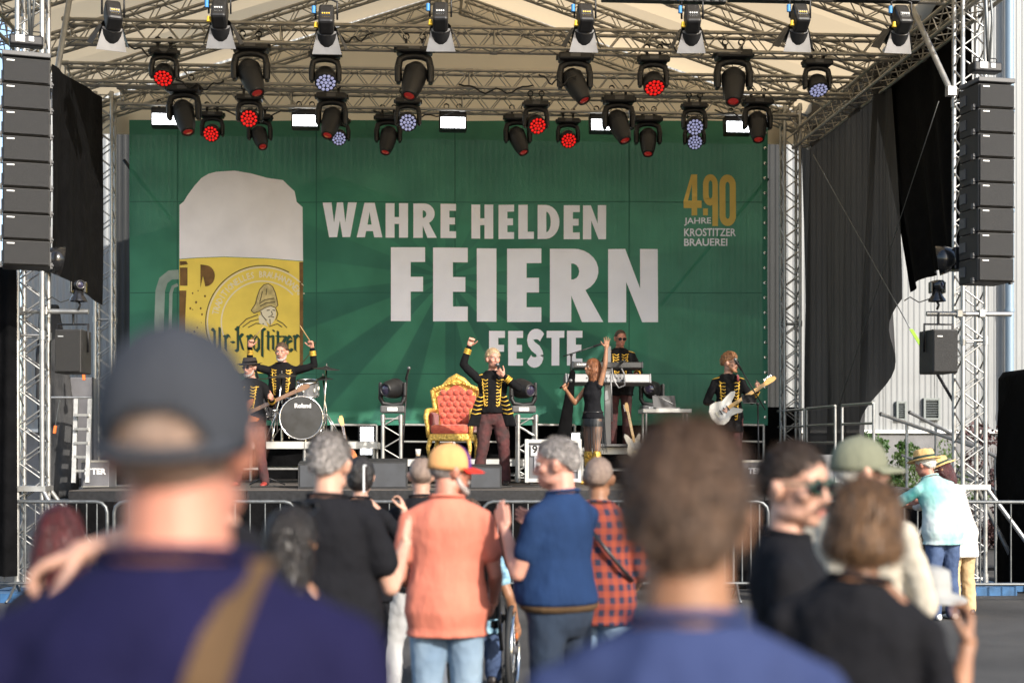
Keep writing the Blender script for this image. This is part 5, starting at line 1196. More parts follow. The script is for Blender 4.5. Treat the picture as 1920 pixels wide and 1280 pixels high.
# wheelchair user
wp = gnd(880, 9.6); WU = person('person in blue patterned shirt sitting in the wheelchair', (wp.x, wp.y, -.38), -10, 1.68, .011, .02, 1, 'skin_tan', 'pattern_blue', 'short', .86, 'denim_mid', hair=H_short('hair_brown', 0), legs={k: ((k*.095, 0, .92), (k*.12, .42, .95), (k*.12, .47, .50)) for k in (-1, 1)}, armR=((.35, -.1, -.9), (.15, .5, -.8)), armL=((-.3, 0, -.95), (0, .6, -.7)))
wc = thing('wheelchair', 'black wheelchair with spoked wheels between orange and blue t-shirts', 'wheelchair', (wp.x, wp.y, 0), R(-10))
MB().box((0, .12, .49), (.42, .44, .05), bev=.015).build('seat', M['black_cloth'], wc); MB().box((0, -.14, .76), (.42, .03, .46), (R(6), 0, 0), bev=.01).build('backrest', M['black_cloth'], wc)
for k in (-1, 1):
    w_ = MB().tube([(k*.29, math.cos(a)*.295, .31+math.sin(a)*.295) for a in [2*PI*i/40 for i in range(40)]], .017, 8, closed=True).build('wheel', M['rubber'], wc)
    MB().tube([(k*.31, math.cos(a)*.255, .31+math.sin(a)*.255) for a in [2*PI*i/36 for i in range(36)]], .010, 6, closed=True).build('push_rim', M['chrome'], w_)
    sp_ = MB()
    for i in range(24): a = 2*PI*i/24; sp_.cyl((k*.29+(.02 if i % 2 else -.02), 0, .31), (k*.29, math.cos(a)*.283, .31+math.sin(a)*.283), .002, n=4)
    sp_.build('spokes', M['chrome'], w_)
    MB().cyl((k*.25, 0, .31), (k*.33, 0, .31), .03).build('hub', M['plastic_grey'], w_)
    MB().box((k*.315, .07, .40), (.006, .07, .03)).build('reflector', M['orange'], w_)
    MB().tube([(k*.22, -.30, 1.0), (k*.22, -.17, .98), (k*.22, -.13, .5), (k*.22, 0, .31)], .013, 6).build('frame_tube', M['black_metal'], wc)
    MB().tube([(k*.22, -.12, .70), (k*.22, .25, .70), (k*.22, .32, .50), (k*.2, .45, .12)], .013, 6).build('arm_frame', M['black_metal'], wc)
    MB().lathe([(.03, -.015), (.075, -.015), (.075, .015), (.03, .015)], (k*.2, .40, .078), (1, 0, 0), 18).build('caster', M['rubber'], wc)

# ------------------------------------------------------------------ the band
def stage_pt(px, Y, z=DECK): p = aty(px, 850, Y); return V((p.x, p.y, z))
SI = person('singer in gold braided black jacket raising a fist, microphone at his mouth', stage_pt(924, 19.3), 172, 1.83, .010, .01, 1.04, 'skin_pink', 'jacket_black', 'long', .96, 'plaid_trousers', 'shoe_dark', loose=1.1, hair=H_short('hair_blond', 1200, .035, .5, .05, -.5, .014, .014, .008, 3, lift=.6), headrot=(2, 0, 28), brow='hair_blond',
       armR=((.62, .25, .62), (-.34, .05, 1)), armL=((-.55, .62, -.40), (.72, .10, .60)), hands=(1.35, 1.3), pnR=(-.3, 1, 0), pnL=(.2, -.6, .6), legs={-1: ((-.095, 0, .92), (-.15, .02, .50), (-.17, -.02, .085)), 1: ((.095, 0, .92), (.13, .05, .50), (.20, .02, .085))})
braid(SI, 9, 1.06, 1.40, .055, .15); cuffs(SI); epaulettes(SI)
def mic(P_, pos, d, label, parent=None):
    t = thing('microphone', label, 'microphone', pos); d = V(d).normalized()
    MB().lathe([(.001, 0), (.014, .002), (.016, .12), (.019, .165)], (0, 0, 0), d, 14).build('handle', M['black_metal'], t); MB().ell(d*.185, .027, None, 14, 10).build('grille', M['galv'], t); return t
def wpt(P_, q): return parent_matrix(P_.root) @ V(q)
mp = wpt(SI, SI.T @ V((0, .125, -.068))); hd_ = wpt(SI, SI.arms[-1][2])
mic(SI, hd_.lerp(mp, .1), mp-hd_, 'dark handheld microphone in the lead singer’s hand')
for P_ in (SI,):
    for k in (-1, 1):
        q = P_.s; b_ = MB(); b_.loft([(V((k*.13, .085, 1.22))*q, V((.05, .02*k, 0))*q, V((0, .020, 0))*q), (V((k*.175, .105, 1.08))*q, V((.075, .02*k, 0))*q, V((0, .022, 0))*q), (V((k*.21, .11, .92))*q, V((.085, .02*k, 0))*q, V((0, .020, 0))*q), (V((k*.25, .11, .78))*q, V((.085, .03*k, 0))*q, V((0, .012, 0))*q)], 16)
        to = new_obj('jacket_tail', remesh(b_, .010, 3, [(.08, .012)]), M['jacket_black'], P_.root)
        for i in range(5): z = 1.18-.055*i; MB().tube([V((k*(.10+.012*i), .128, z))*q, V((k*(.15+.018*i), .140, z-.016))*q, V((k*(.20+.022*i), .142, z+.004))*q], .0075, 6).build('braid', M['gold'], to)
FS = person('female singer in black top and fringed skirt with long brown hair, hand raised', stage_pt(1112, 19.4), 118, 1.72, .009, 0, .98, 'skin_tan', 'tee_black', 'none', .95, None, None, female=True, loose=.5,
       hair=long_hair('hair_auburn', [(0, -.02, .07, .086, .10), (0, -.03, -.02, .098, .11), (.0, -.05, -.12, .10, .10), (0, -.06, -.24, .095, .085), (0, -.06, -.36, .08, .06), (0, -.06, -.42, .04, .03)], n=2500), headrot=(4, 0, -14),
       armL=((-.22, -.16, 1), (-.02, -.08, 1)), armR=((.25, .55, -.75), (-.15, .72, .75)), hands=(.05, 1.2), pnL=(-.9, .6, 0), spreads=(.28, .12), thumbs=(.0, .6), pnR=(-1, 0, 0))
sk_ = MB(); sk_.loft([(0, 0, .84*FS.s, .182, .140), (0, 0, .88*FS.s, .178, .137), (0, 0, .95*FS.s, .165, .125), (0, 0, 1.03*FS.s, .145, .108), (0, 0, 1.06*FS.s, .140, .104)], 28); sk_.build('skirt', M['leather'], FS.root)
MB().tube([(math.cos(a)*.152, math.sin(a)*.115, 1.04*FS.s) for a in [2*PI*k/24 for k in range(24)]], .016, 6, closed=True).build('belt', M['black_gloss'], FS.root)
fr_ = MB()
for k in range(52):
    a = 2*PI*k/52; j = random.uniform(-.015, .015); b0 = V((math.cos(a)*.186, math.sin(a)*.144, .95*FS.s)); b1 = V((math.cos(a+j)*.225, math.sin(a+j)*.18, (.48+random.uniform(-.04, .04))*FS.s)); w_ = V((-math.sin(a), math.cos(a), 0))*.0045
    q = [b0-w_, b0+w_, b0.lerp(b1, .5)*1.0+w_, b1+w_, b1-w_, b0.lerp(b1, .5)-w_]; fr_.add(q, [(0, 1, 2, 5), (5, 2, 3, 4)])
fr_ = fr_.build('fringe', M['leather'], FS.root); fr_['kind'] = 'stuff'
for k in (-1, 1):
    h, kn, an = FS.legs[k]; b_ = MB(); b_.chain([kn.lerp(an, .12)*FS.s, kn.lerp(an, .5)*FS.s, an*FS.s], [.066*FS.s, .066*FS.s, .050*FS.s]); b_.chain([(an+V((0, -.03, -.03)))*FS.s, (an+V((0, .14, -.05)))*FS.s], [.045*FS.s, .032*FS.s]); b_.cyl((an+V((0, -.05, -.02)))*FS.s, (an+V((0, -.055, -.085)))*FS.s, .022*FS.s, .016*FS.s)
    new_obj('boot', remesh(b_, .009, 3, [(.03, .008)]), M['boot_gold'], FS.root)
a_ = FS.arms[1]; hp = wpt(FS, a_[2]+(a_[2]-a_[1]).normalized()*.08); mq = wpt(FS, FS.T @ V((0, .13, -.068))); mic(FS, hp-(mq-hp).normalized()*.06, mq-hp, 'silver topped microphone held by the female singer')
RZ_K = DECK+.52
KB = person('keyboard player in gold braided black jacket and sunglasses behind the keyboards', stage_pt(1162, 21.7, RZ_K), 176, 1.80, .010, .02, 1.04, 'skin_red', 'jacket_black', 'long', .80, 'plaid_trousers', 'shoe_dark', hair=H_short('hair_brown', 400, .01, .5, .05, -.5, .006, .004, .003, 3), headrot=(-14, 0, 12), armR=((.35, .35, -.85), (-.35, .85, -.15)), armL=((-.35, .35, -.85), (.25, .85, -.15)), hands=(.5, .5), pnR=(0, 0, -1), pnL=(0, 0, -1))
braid(KB, 9, 1.12, 1.42, .02, .13); cuffs(KB); epaulettes(KB); sunglasses(KB, 'black_gloss')
GT = person('guitarist with curly hair and sunglasses in gold braided jacket playing white guitar', stage_pt(1366, 20.0), 176, 1.84, .009, 0, 1.0, 'skin_fair', 'jacket_black', 'long', .72, 'plaid_trousers', 'shoe_dark', loose=1.2, hair=H_short('hair_ginger', 1500, .03, .5, .05, -.5, .018, .020, .018, 7, lift=.9, fr=14), headrot=(-4, 0, 62), brow='hair_ginger',
       armR=((.42, .05, -.88), (-.62, .62, -.30)), armL=((-.42, .20, -.80), (-.12, .80, .50)), hands=(.8, 1.0), pnR=(-.2, -.8, -.2), pnL=(.6, -.5, 0))
braid(GT, 12, .90, 1.40, .06, .15); cuffs(GT, 'gold', (-1, 1), 4); epaulettes(GT); sunglasses(GT, 'black_gloss'); beard(GT, 'hair_ginger')
BS = person('bass player in dark hat, glasses and gold braided jacket at the left of the stage', stage_pt(470, 18.9), 166, 1.67, .010, .02, 1.04, 'skin_pink', 'jacket_black', 'long', .84, 'plaid_trousers', 'shoe_red', hair=H_short('hair_brown', 0, t=.004), headrot=(-6, 0, -14), armR=((.38, .05, -.9), (-.6, .6, -.25)), armL=((-.45, .15, -.85), (-.3, .85, .25)), hands=(.8, 1.0), pnR=(-.2, -.8, -.2), pnL=(.6, -.5, 0), legs={-1: ((-.095, 0, .92), (-.16, .04, .50), (-.22, .02, .085)), 1: ((.095, 0, .92), (.13, .05, .50), (.20, .02, .085))})
braid(BS, 9, 1.06, 1.40, .04, .14); cuffs(BS); brim_hat(BS, 'hat_dark', 'black_cloth', .035, .085); sunglasses(BS, 'black_metal', 'eye_white' if False else 'glass_dark', 0, .8); beard(BS, 'beard_grey')
RZ_D = DECK+.60
DR = person('drummer with grey beard in gold braided jacket, both arms raised with drumsticks', stage_pt(529, 21.4, RZ_D-.36), 178, 1.82, .010, .03, 1.06, 'skin_pink', 'jacket_black', 'long', .86, 'plaid_trousers', 'shoe_dark', hair=H_short('hair_brown', 800, .02, .5, .05, -.5, .012, .012, .006, 3), headrot=(-6, 0, -8), legs={k: ((k*.095, 0, .92), (k*.24, .40, .92), (k*.26, .45, .46)) for k in (-1, 1)},
       armR=((.86, .10, .25), (-.05, .10, 1)), armL=((-.86, .10, .22), (.12, .10, 1)), hands=(1.3, 1.3), pnR=(-.6, .6, 0), pnL=(.6, .6, 0))
braid(DR, 10, 1.06, 1.41, .07, .155); cuffs(DR); beard(DR, 'beard_grey')
for k, dd in ((-1, (.28, .25, .45)), (1, (-.42, .2, .45))):
    w_ = DR.arms[k][2]+(DR.arms[k][2]-DR.arms[k][1]).normalized()*.08; p = wpt(DR, w_); d = (parent_matrix(DR.root).to_3x3() @ V(dd)).normalized()
    o = MB().tube([-d*.08, d*.28, d*.33], [.007, .006, .004], 8).build('drumstick', M['wood_light']); o.location = p; tag(o, 'wooden drumstick in the drummer’s ' + ('raised hand at the right' if k < 0 else 'raised hand at the left'), 'drumstick', 'drumsticks')
# ================================================================== STAGE FURNITURE
mat('riser_white', (.5, .5, .485), .4, .3, var=.08); mat('amp_black', (.016, .016, .017), .7, bump=.4, bscale=90); mat('gold_throne', (.78, .50, .12), .32, .5, var=.35, vscale=30, bump=.8, bscale=45)
mat('red_velvet', (.38, .035, .02), .7, col2=(.58, .13, .07), vscale=18, sheen=.5, bump=.3, bscale=30); mat('dark_velvet', (.16, .008, .010), .8, sheen=.4)
mat('drum_head', (.014, .0145, .016), .35, var=.5, vscale=7); mat('drum_shell', (.05, .05, .055), .15, .3, coat=.8); mat('drum_shell_grey', (.22, .22, .23), .25, .4, coat=.6); mat('cymbal_black', (.015, .015, .015), .45)
mat('neck_brown', (.20, .10, .045), .4, coat=.3); mat('guitar_white', (.60, .585, .54), .2, coat=.6); mat('maple', (.66, .40, .14), .3, var=.15, vscale=10, coat=.4); mat('rosewood', (.07, .035, .02), .4); mat('sunburst', (.62, .20, .03), .2, col2=(.20, .04, .012), vscale=3, coat=.8)
mat('cup', (.8, .8, .8), .1, spec=.5, alpha=.6); mat('beer_liquid', (.70, .38, .04), .1, alpha=.3); mat('keys_white', (.62, .62, .6), .3); mat('silver_plastic', (.21, .21, .215), .4, .3); mat('case_panel', (.10, .10, .11), .5, var=.2, vscale=4)
def riser(px0, px1, Y0, Y1, z, label, edge=.10):
    a, b_ = aty(px0, 0, Y0).x, aty(px1, 0, Y0).x; t = thing('stage_riser', label, 'riser', ((a+b_)/2, (Y0+Y1)/2, DECK), 0, 'stage risers')
    h = z-DECK; w, d = b_-a, Y1-Y0
    n_ = max(1, round(w/1.3))
    for i in range(n_): MB().box((-w/2+w/n_*(i+.5), 0, h-edge/2), (w/n_-.01, d, edge-.002)).build('frame', M['riser_white'], t); MB().box((-w/2+w/n_*(i+.5), 0, h+.002), (w/n_-.05, d-.04, .012)).build('deck_panel', M['deck'], t)
    for x in np.linspace(-w/2+.06, w/2-.06, n_+1):
        for y in (-d/2+.06, d/2-.06): MB().cyl((x, y, 0), (x, y, h-edge), .024, n=8).build('leg', M['alu'], t)
    for y in (-d/2+.06, d/2-.06): MB().cyl((-w/2+.06, y, h*.35), (w/2-.06, y, h*.35), .018, n=8).build('brace_bar', M['alu'], t)
riser(432, 708, 20.5, 22.6, RZ_D, 'white edged drum riser on silver legs')
riser(744, 1076, 20.2, 21.8, 1.55, 'low white edged riser under the red throne')
riser(1085, 1290, 21.0, 22.6, RZ_K, 'riser under the keyboard player behind the female singer')
# back guard rails
def rail(pts_top, z_low, label, group='silver guard rails', bars=2, r=.022):
    """posts at given top points; rails between"""
    t = thing('guard_rail', label, 'railing', (pts_top[0].x, pts_top[0].y, z_low), 0, group)
    for p in pts_top: MB().cyl(V((p.x, p.y, z_low)), p, r, n=8).build('post', M['alu'], t, True)
    for i in range(len(pts_top)-1):
        a, b_ = pts_top[i], pts_top[i+1]
        for k in range(bars):
            f_ = k*.27; q = V((0, 0, -f_)); MB().cyl(a+q, b_+q, r*(1 if k == 0 else .8), n=8).build('bar', M['alu'], t, True)
for i, (a_, c_) in enumerate(((622, 706), (752, 850), (852, 945), (1000, 1078), (1385, 1432))):
    rail([aty(a_, 796, 22.9), aty(c_, 797, 22.9)], DECK, f'silver guard rail at the stage rear {["behind the acoustic guitar", "left of the red throne", "behind the red throne", "right of the singer", "behind the guitarist"][i]}')
XS = SR-.04
pr = [[(1457, 771), (1508, 767)], [(1513, 766), (1566, 761)], [(1579, 760), (1638, 756)]]
for i, seg in enumerate(pr): rail([atx(*q, XS) for q in seg], DECK, f'silver guard rail along the right stage edge, {["farthest", "middle", "nearest"][i]} section', bars=3)
# stairs on the right
sr_ = thing('stage_stairs', 'silver stage stairs with sloping handrails at the right', 'stairs', gnd(1760, 18.5))
for (p0, p1, D0, D1, posts) in (((1652, 776), (1840, 842), 19.3, 18.0, ((1700, .27),)), ((1706, 773), (1905, 875), 20.3, 18.8, ((1757, .26), (1870, .82)))):
    a, b_ = at(*p0, D0), at(*p1, D1); MB().cyl(a, b_, .024, n=8).build('handrail', M['alu'], sr_, True); q = V((0, 0, -.45))
    MB().cyl(a.lerp(b_, .22)+q, b_+q, .02, n=8).build('mid_rail', M['alu'], sr_, True); MB().ell(a, .03, None, 8, 6).build('end_cap', M['rubber'], sr_, True)
    for (_, u) in posts: c = a.lerp(b_, u); MB().cyl(V((c.x, c.y, .3)), c, .022, n=8).build('post', M['alu'], sr_, True)
a, b_ = at(1690, 900, 19.3), at(1880, 1010, 18.2)
for k in range(6):
    c = at(1690+32*k, 0, 19.4-.2*k); MB().box((c.x, c.y+.3, 1.05-.18*k), (.28, .9, .04)).build('tread', M['deck'], sr_, True)
bk = thing('covered_platform', 'low dark cloth covered platform below the handrail, right of the stage', 'platform', gnd(1660, 18.3))
MB().box((0, .3, .55), (1.2, .8, 1.1), bev=.03).build('cover', M['black_cloth'], bk)
# left steps
p = at(155, 0, 17.6); ls = thing('step_ladder', 'silver step ladder beside the left tower', 'ladder', (p.x, p.y, DECK-.2))
for px in (143, 169): q = at(px, 748, 17.6)-V(ls.location); q2 = at(px-5, 905, 17.4)-V(ls.location); MB().box((q+q2)/2, (.05, .05, (q-q2).length), (q-q2).to_track_quat('Z', 'Y').to_matrix()).build('rail', M['alu'], ls)
for k in range(5): c = at(154, 778+k*26, 17.5)-V(ls.location); MB().box(c, (.17, .12, .03)).build('tread', M['alu'], ls)
MB().cyl(at(92, 745, 17.6)-V(ls.location), at(172, 745, 17.6)-V(ls.location), .016).build('top_bar', M['alu'], ls)
def simple_box(name, label, cat, px, pyt, pyb, w, d, D, m_, bev=.02, rz=0, group=None, zbase=None):
    a = at(px, pyt, D); b0 = at(px, pyb, D); z0 = b0.z if zbase is None else zbase; t = thing(name, label, cat, (a.x, a.y, z0), rz, group)
    MB().box((0, 0, (a.z-z0)/2), (w, d, a.z-z0), bev=bev).build('body', M[m_], t); return t, a.z-z0
t, h = simple_box('road_case', 'dark blue grey tall road case behind the step ladder', 'case', 157, 708, 860, .30, .3, 18.6, 'case_panel', zbase=DECK)
for s in (-1, 1): MB().box((s*.15, -.15, h/2), (.02, .02, h)).build('corner_profile', M['black_metal'], t)
for (px, a_, b_, lb, tx, D) in ((185, 862, 905, 'black road case lettered ITTER beside the step ladder', 'ITTER', 17.9), (1408, 862, 905, 'black road case lettered TER near the guitarist', 'TER', 18.6)):
    t, h = simple_box('road_case', lb, 'case', px, a_, b_, .34, .4, D, 'case_panel', .01, zbase=DECK)
    for s in (-1, 1): MB().box((0, -.202, h/2+s*(h/2-.015)), (.34, .012, .025)).build('edge_profile', M['alu_dull'], t)
    tm = text_mesh(tx, .10, .004, align='CENTER'); tm.transform(Matrix.Translation((0, -.207, h*.5)) @ Matrix.Rotation(PI/2, 4, 'X')); new_obj('lettering', tm, M['label_white'], t)
# bundle of rolled black cloth left
p = at(112, 880, 18.2); t = thing('cloth_bundle', 'grey black bundle of mesh cloth tied behind the left tower', 'cloth', (p.x, p.y, DECK)); b_ = MB()
for k in range(7):
    b_.chain([(-.15+.05*k, .04*math.sin(k*2), -.05), (-.18+.05*k, .05*math.sin(k), .7), (-.24+.05*k, .04*math.sin(k*3), 1.5), (-.22+.03*k, 0, 2.3)], [.10, .09, .07, .04])
new_obj('cloth', remesh(b_, .02, 3, [(.12, .03)]), mat_net, t)
# moving heads on truss plinths
def floor_head(px, pyb, Y, aim, label):
    p = aty(px, pyb, Y); t = thing('moving_head_light', label, 'stage light', p, 0, 'moving heads on the stage floor')
    MB().box((0, 0, .05), (.34, .30, .10), bev=.02).build('base', M['plastic_grey'], t); MB().box((0, -.152, .05), (.14, .004, .05)).build('display', M['label_white'], t)
    y = MB().tube([(-.16, 0, .40), (-.165, 0, .2), (-.13, 0, .13), (0, 0, .11), (.13, 0, .13), (.165, 0, .2), (.16, 0, .40)], .035, 8)
    for q in (-1, 1): y.box((q*.17, 0, .33), (.045, .13, .20), bev=.018)
    y.build('yoke', M['black'], t); piv = V((0, 0, .34)); d = V(aim).normalized()
    h = MB().lathe([(.001, -.19), (.10, -.18), (.135, -.10), (.135, .0), (.12, .10), (.095, .17), (.09, .19), (.07, .19), (.066, .17)], piv, d, 22)
    for k in range(4): h.lathe([(.13, -.10+.02*k), (.14, -.094+.02*k), (.13, -.088+.02*k)], piv, d, 22)
    ho = h.build('head', M['black'], t); MB().lathe([(.068, .175), (.04, .186), (.001, .19)], piv, d, 18).build('lens', M['lens'], ho)
for px, aim, lb in ((736, (-.55, -.8, -.12), 'left of the red throne'), (981, (.5, -.8, -.15), 'right of the singer')):
    q = aty(px, 777, 20.6); zb_ = DECK
    truss('truss_plinth', f'short upright truss plinth {lb}', (q.x, 20.0, zb_+.03), (q.x, 20.0, aty(px, 777, 20.0).z), .25, .025, .010, .155, 'alu', 'truss plinths', up=(0, 1, 0), cat='plinth', plates=9)
    MB().box((q.x, 20.0, aty(px, 777, 20.0).z+.01), (.32, .32, .02))
    floor_head(px, 774, 20.0, aim, f'black moving head light standing on the truss plinth {lb}')
floor_head(1222, 772, 21.6, (-.35, -.9, .05), 'black moving head light standing behind the small mixer table')
# lit white floor panels
for px, a_, b_, w, lb in ((688, 800, 852, .20, 'lit white lamp panel on the drum riser at its right end'), (1078, 812, 832, .15, 'small lit white lamp beside the guitar bag')):
    p = aty(px, b_, 21.2); h = aty(px, a_, 21.2).z-p.z; t = thing('lamp_panel', lb, 'lamp', p); MB().box((0, .06, h/2), (w+.06, .10, h+.05), bev=.015).build('housing', M['black'], t)
    for i in range(3):
        for j in range(5): MB().box((-w/2+w/3*(i+.5), .004, h/5*(j+.5)), (w/3-.008, .012, h/5-.008)).build('led_tile', M['white_led'], t)
# throne
p = aty(852, 850, 20.9); p.z = 1.562
th = thing('throne', 'ornate gold framed throne with tufted red velvet behind the singer', 'throne', p, R(-14)); s = 1.02
def pl(pts, y0, y1): b_ = MB().prism(pts, y0, y1); return b_
bk_ = [(-.27, .40), (-.33, .75), (-.36, 1.00), (-.30, 1.02), (-.20, 1.06), (-.10, 1.15), (0, 1.20), (.10, 1.15), (.20, 1.06), (.30, 1.02), (.36, 1.00), (.33, .75), (.27, .40)]
MB().prism(bk_, .16, .22).build('back_panel', M['gold_throne'], th)
inn = [(x*.80, .40+(z-.40)*.86) for x, z in bk_]
MB().prism(inn, .125, .165).build('back_cushion', M['red_velvet'], th)
for r_ in range(7):
    for c_ in range(5):
        z = .46+r_*.085; x = (-.20+.10*c_+(.05 if r_ % 2 else 0))
        if abs(x) > .24 or z > 1.0: continue
        MB().ell((x, .128, z), (.052, .028, .046), None, 8, 6).build('tuft', M['red_velvet'], th)
fm = MB(); path = [(x, .15, z) for x, z in bk_]
fm.tube(path, [.03, .035, .045, .035, .035, .045, .055, .045, .035, .035, .045, .035, .03], 8)
fm.build('carved_frame', M['gold_throne'], th)
cv = MB()
for k in range(9): a = R(20+140*k/8); cv.tube([(0, .12, 1.08), (math.cos(a)*.06, .10, 1.08+math.sin(a)*.055), (math.cos(a)*.09, .115, 1.08+math.sin(a)*.085)], [.006, .012, .009], 6)
for k in range(16): a = (k/15)*2-1; cv.ell((a*.34, .125, 1.03+.11*(1-abs(a))**1.2), (.022, .02, .018), None, 8, 6)
for s_ in (-1, 1):
    for k in range(6): cv.ell((s_*(.355-.012*k), .125, .95-.10*k), (.022, .02, .03), None, 8, 6)
tag(cv.build('shell_crest', M['gold_throne'], th), kind='stuff')
MB().box((0, -.10, .42), (.56, .56, .14), bev=.05).build('seat_cushion', M['red_velvet'], th); MB().box((0, -.10, .30), (.60, .58, .11), bev=.03).build('seat_rail', M['gold_throne'], th)
for s_ in (-1, 1):
    MB().box((s_*.31, -.06, .52), (.09, .48, .30), bev=.04).build('arm_pad', M['dark_velvet'], th)
    MB().tube([(s_*.31, .12, .70), (s_*.32, -.15, .70), (s_*.33, -.33, .68), (s_*.34, -.37, .60), (s_*.32, -.34, .45), (s_*.31, -.33, .30)], [.03, .035, .045, .04, .035, .03], 8).build('arm', M['gold_throne'], th)
    for y in (-.34, .15): MB().tube([(s_*.28, y, .28), (s_*.31, y-.03, .15), (s_*.29, y-.01, 0)], [.04, .03, .025], 8).build('leg', M['gold_throne'], th)
# wedge monitors
mat('wedge_grey', (.035, .038, .044), .6, var=.2, vscale=6)
def wedge(px, Y, w, label, h=.38, rz=0):
    p = aty(px, 0, Y); t = thing('stage_monitor', label, 'loudspeaker', (p.x, Y, DECK), rz, 'wedge monitors at the stage front')
    b_ = MB(); poly = [(-.26, 0), (.26, 0), (.30, .10), (.06, h), (-.26, h*.9)]
    b_.prism(poly, -w/2, w/2); b_.xf(Matrix.Rotation(R(-90), 4, 'Z') @ Matrix.Scale(-1, 4, (1, 0, 0)) if False else Matrix.Rotation(R(90), 4, 'Z')); b_.build('cabinet', M['amp_black'], t)
    MB().box((0, -.266, h*.45), (w-.05, .01, h*.78)).build('rear_panel', M['wedge_grey'], t)
wedge(728, 17.7, .48, 'large grey black wedge monitor at the stage front, left of centre', .37); wedge(908, 17.6, .40, 'black wedge monitor in front of the singer', .30); wedge(600, 17.8, .5, 'black wedge monitor behind the grey haired man', .34); wedge(1250, 17.8, .5, 'black wedge monitor behind the brown haired head', .34)
# flight case with pale frame
p = aty(1037, 0, 18.5); t = thing('flight_case', 'flight case with white edges and grey panels near the female singer', 'case', (p.x, 18.5, DECK+.06), R(-3)); w, h = .72, .55
MB().box((0, .25, h/2), (w, .5, h)).build('panel', M['case_panel'], t)
for sx in (-1, 1): MB().box((sx*(w/2-.015), -.006, h/2), (.05, .05, h+.02), bev=.008).build('edge_profile', M['riser_white'], t)
for z in (0.02, h-.02): MB().box((0, -.008, z), (w-.06, .045, .05), bev=.008).build('edge_profile', M['riser_white'], t)
MB().box((.03, -.014, h*.55), (w*.78, .02, h*.62), bev=.01).build('front_panel', mat('panel_grey', (.32, .31, .33), .5), t)
MB().box((-.24, -.028, h*.74), (.10, .006, .13)).build('number_plate', M['label_white'], t); tm = text_mesh('9', .14, .006, align='CENTER'); tm.transform(Matrix.Translation((-.24, -.033, h*.69)) @ Matrix.Rotation(PI/2, 4, 'X')); new_obj('number', tm, M['black'], t)
for sx in (-1, 1): MB().cyl((sx*.28-.02, .03, -.02), (sx*.28+.02, .03, -.02), .04).build('caster', M['rubber'], t)
# beer cups + red box on the low riser
for px, lb in ((784, 'clear plastic cup with beer on the low riser, left one'), (940, 'clear plastic cup with beer behind the singer’s legs')):
    p = aty(px, 0, 20.3); t = thing('beer_cup', lb, 'cup', (p.x, 20.3, 1.565), 0, 'plastic beer cups'); MB().lathe([(.001, .002), (.028, .002), (.042, .13), (.040, .13), (.027, .006)], (0, 0, 0), (0, 0, 1), 16).build('cup', M['cup'], t); MB().lathe([(.001, .005), (.027, .005), (.033, .06), (.001, .06)], (0, 0, 0), (0, 0, 1), 16).build('beer', M['beer_liquid'], t)
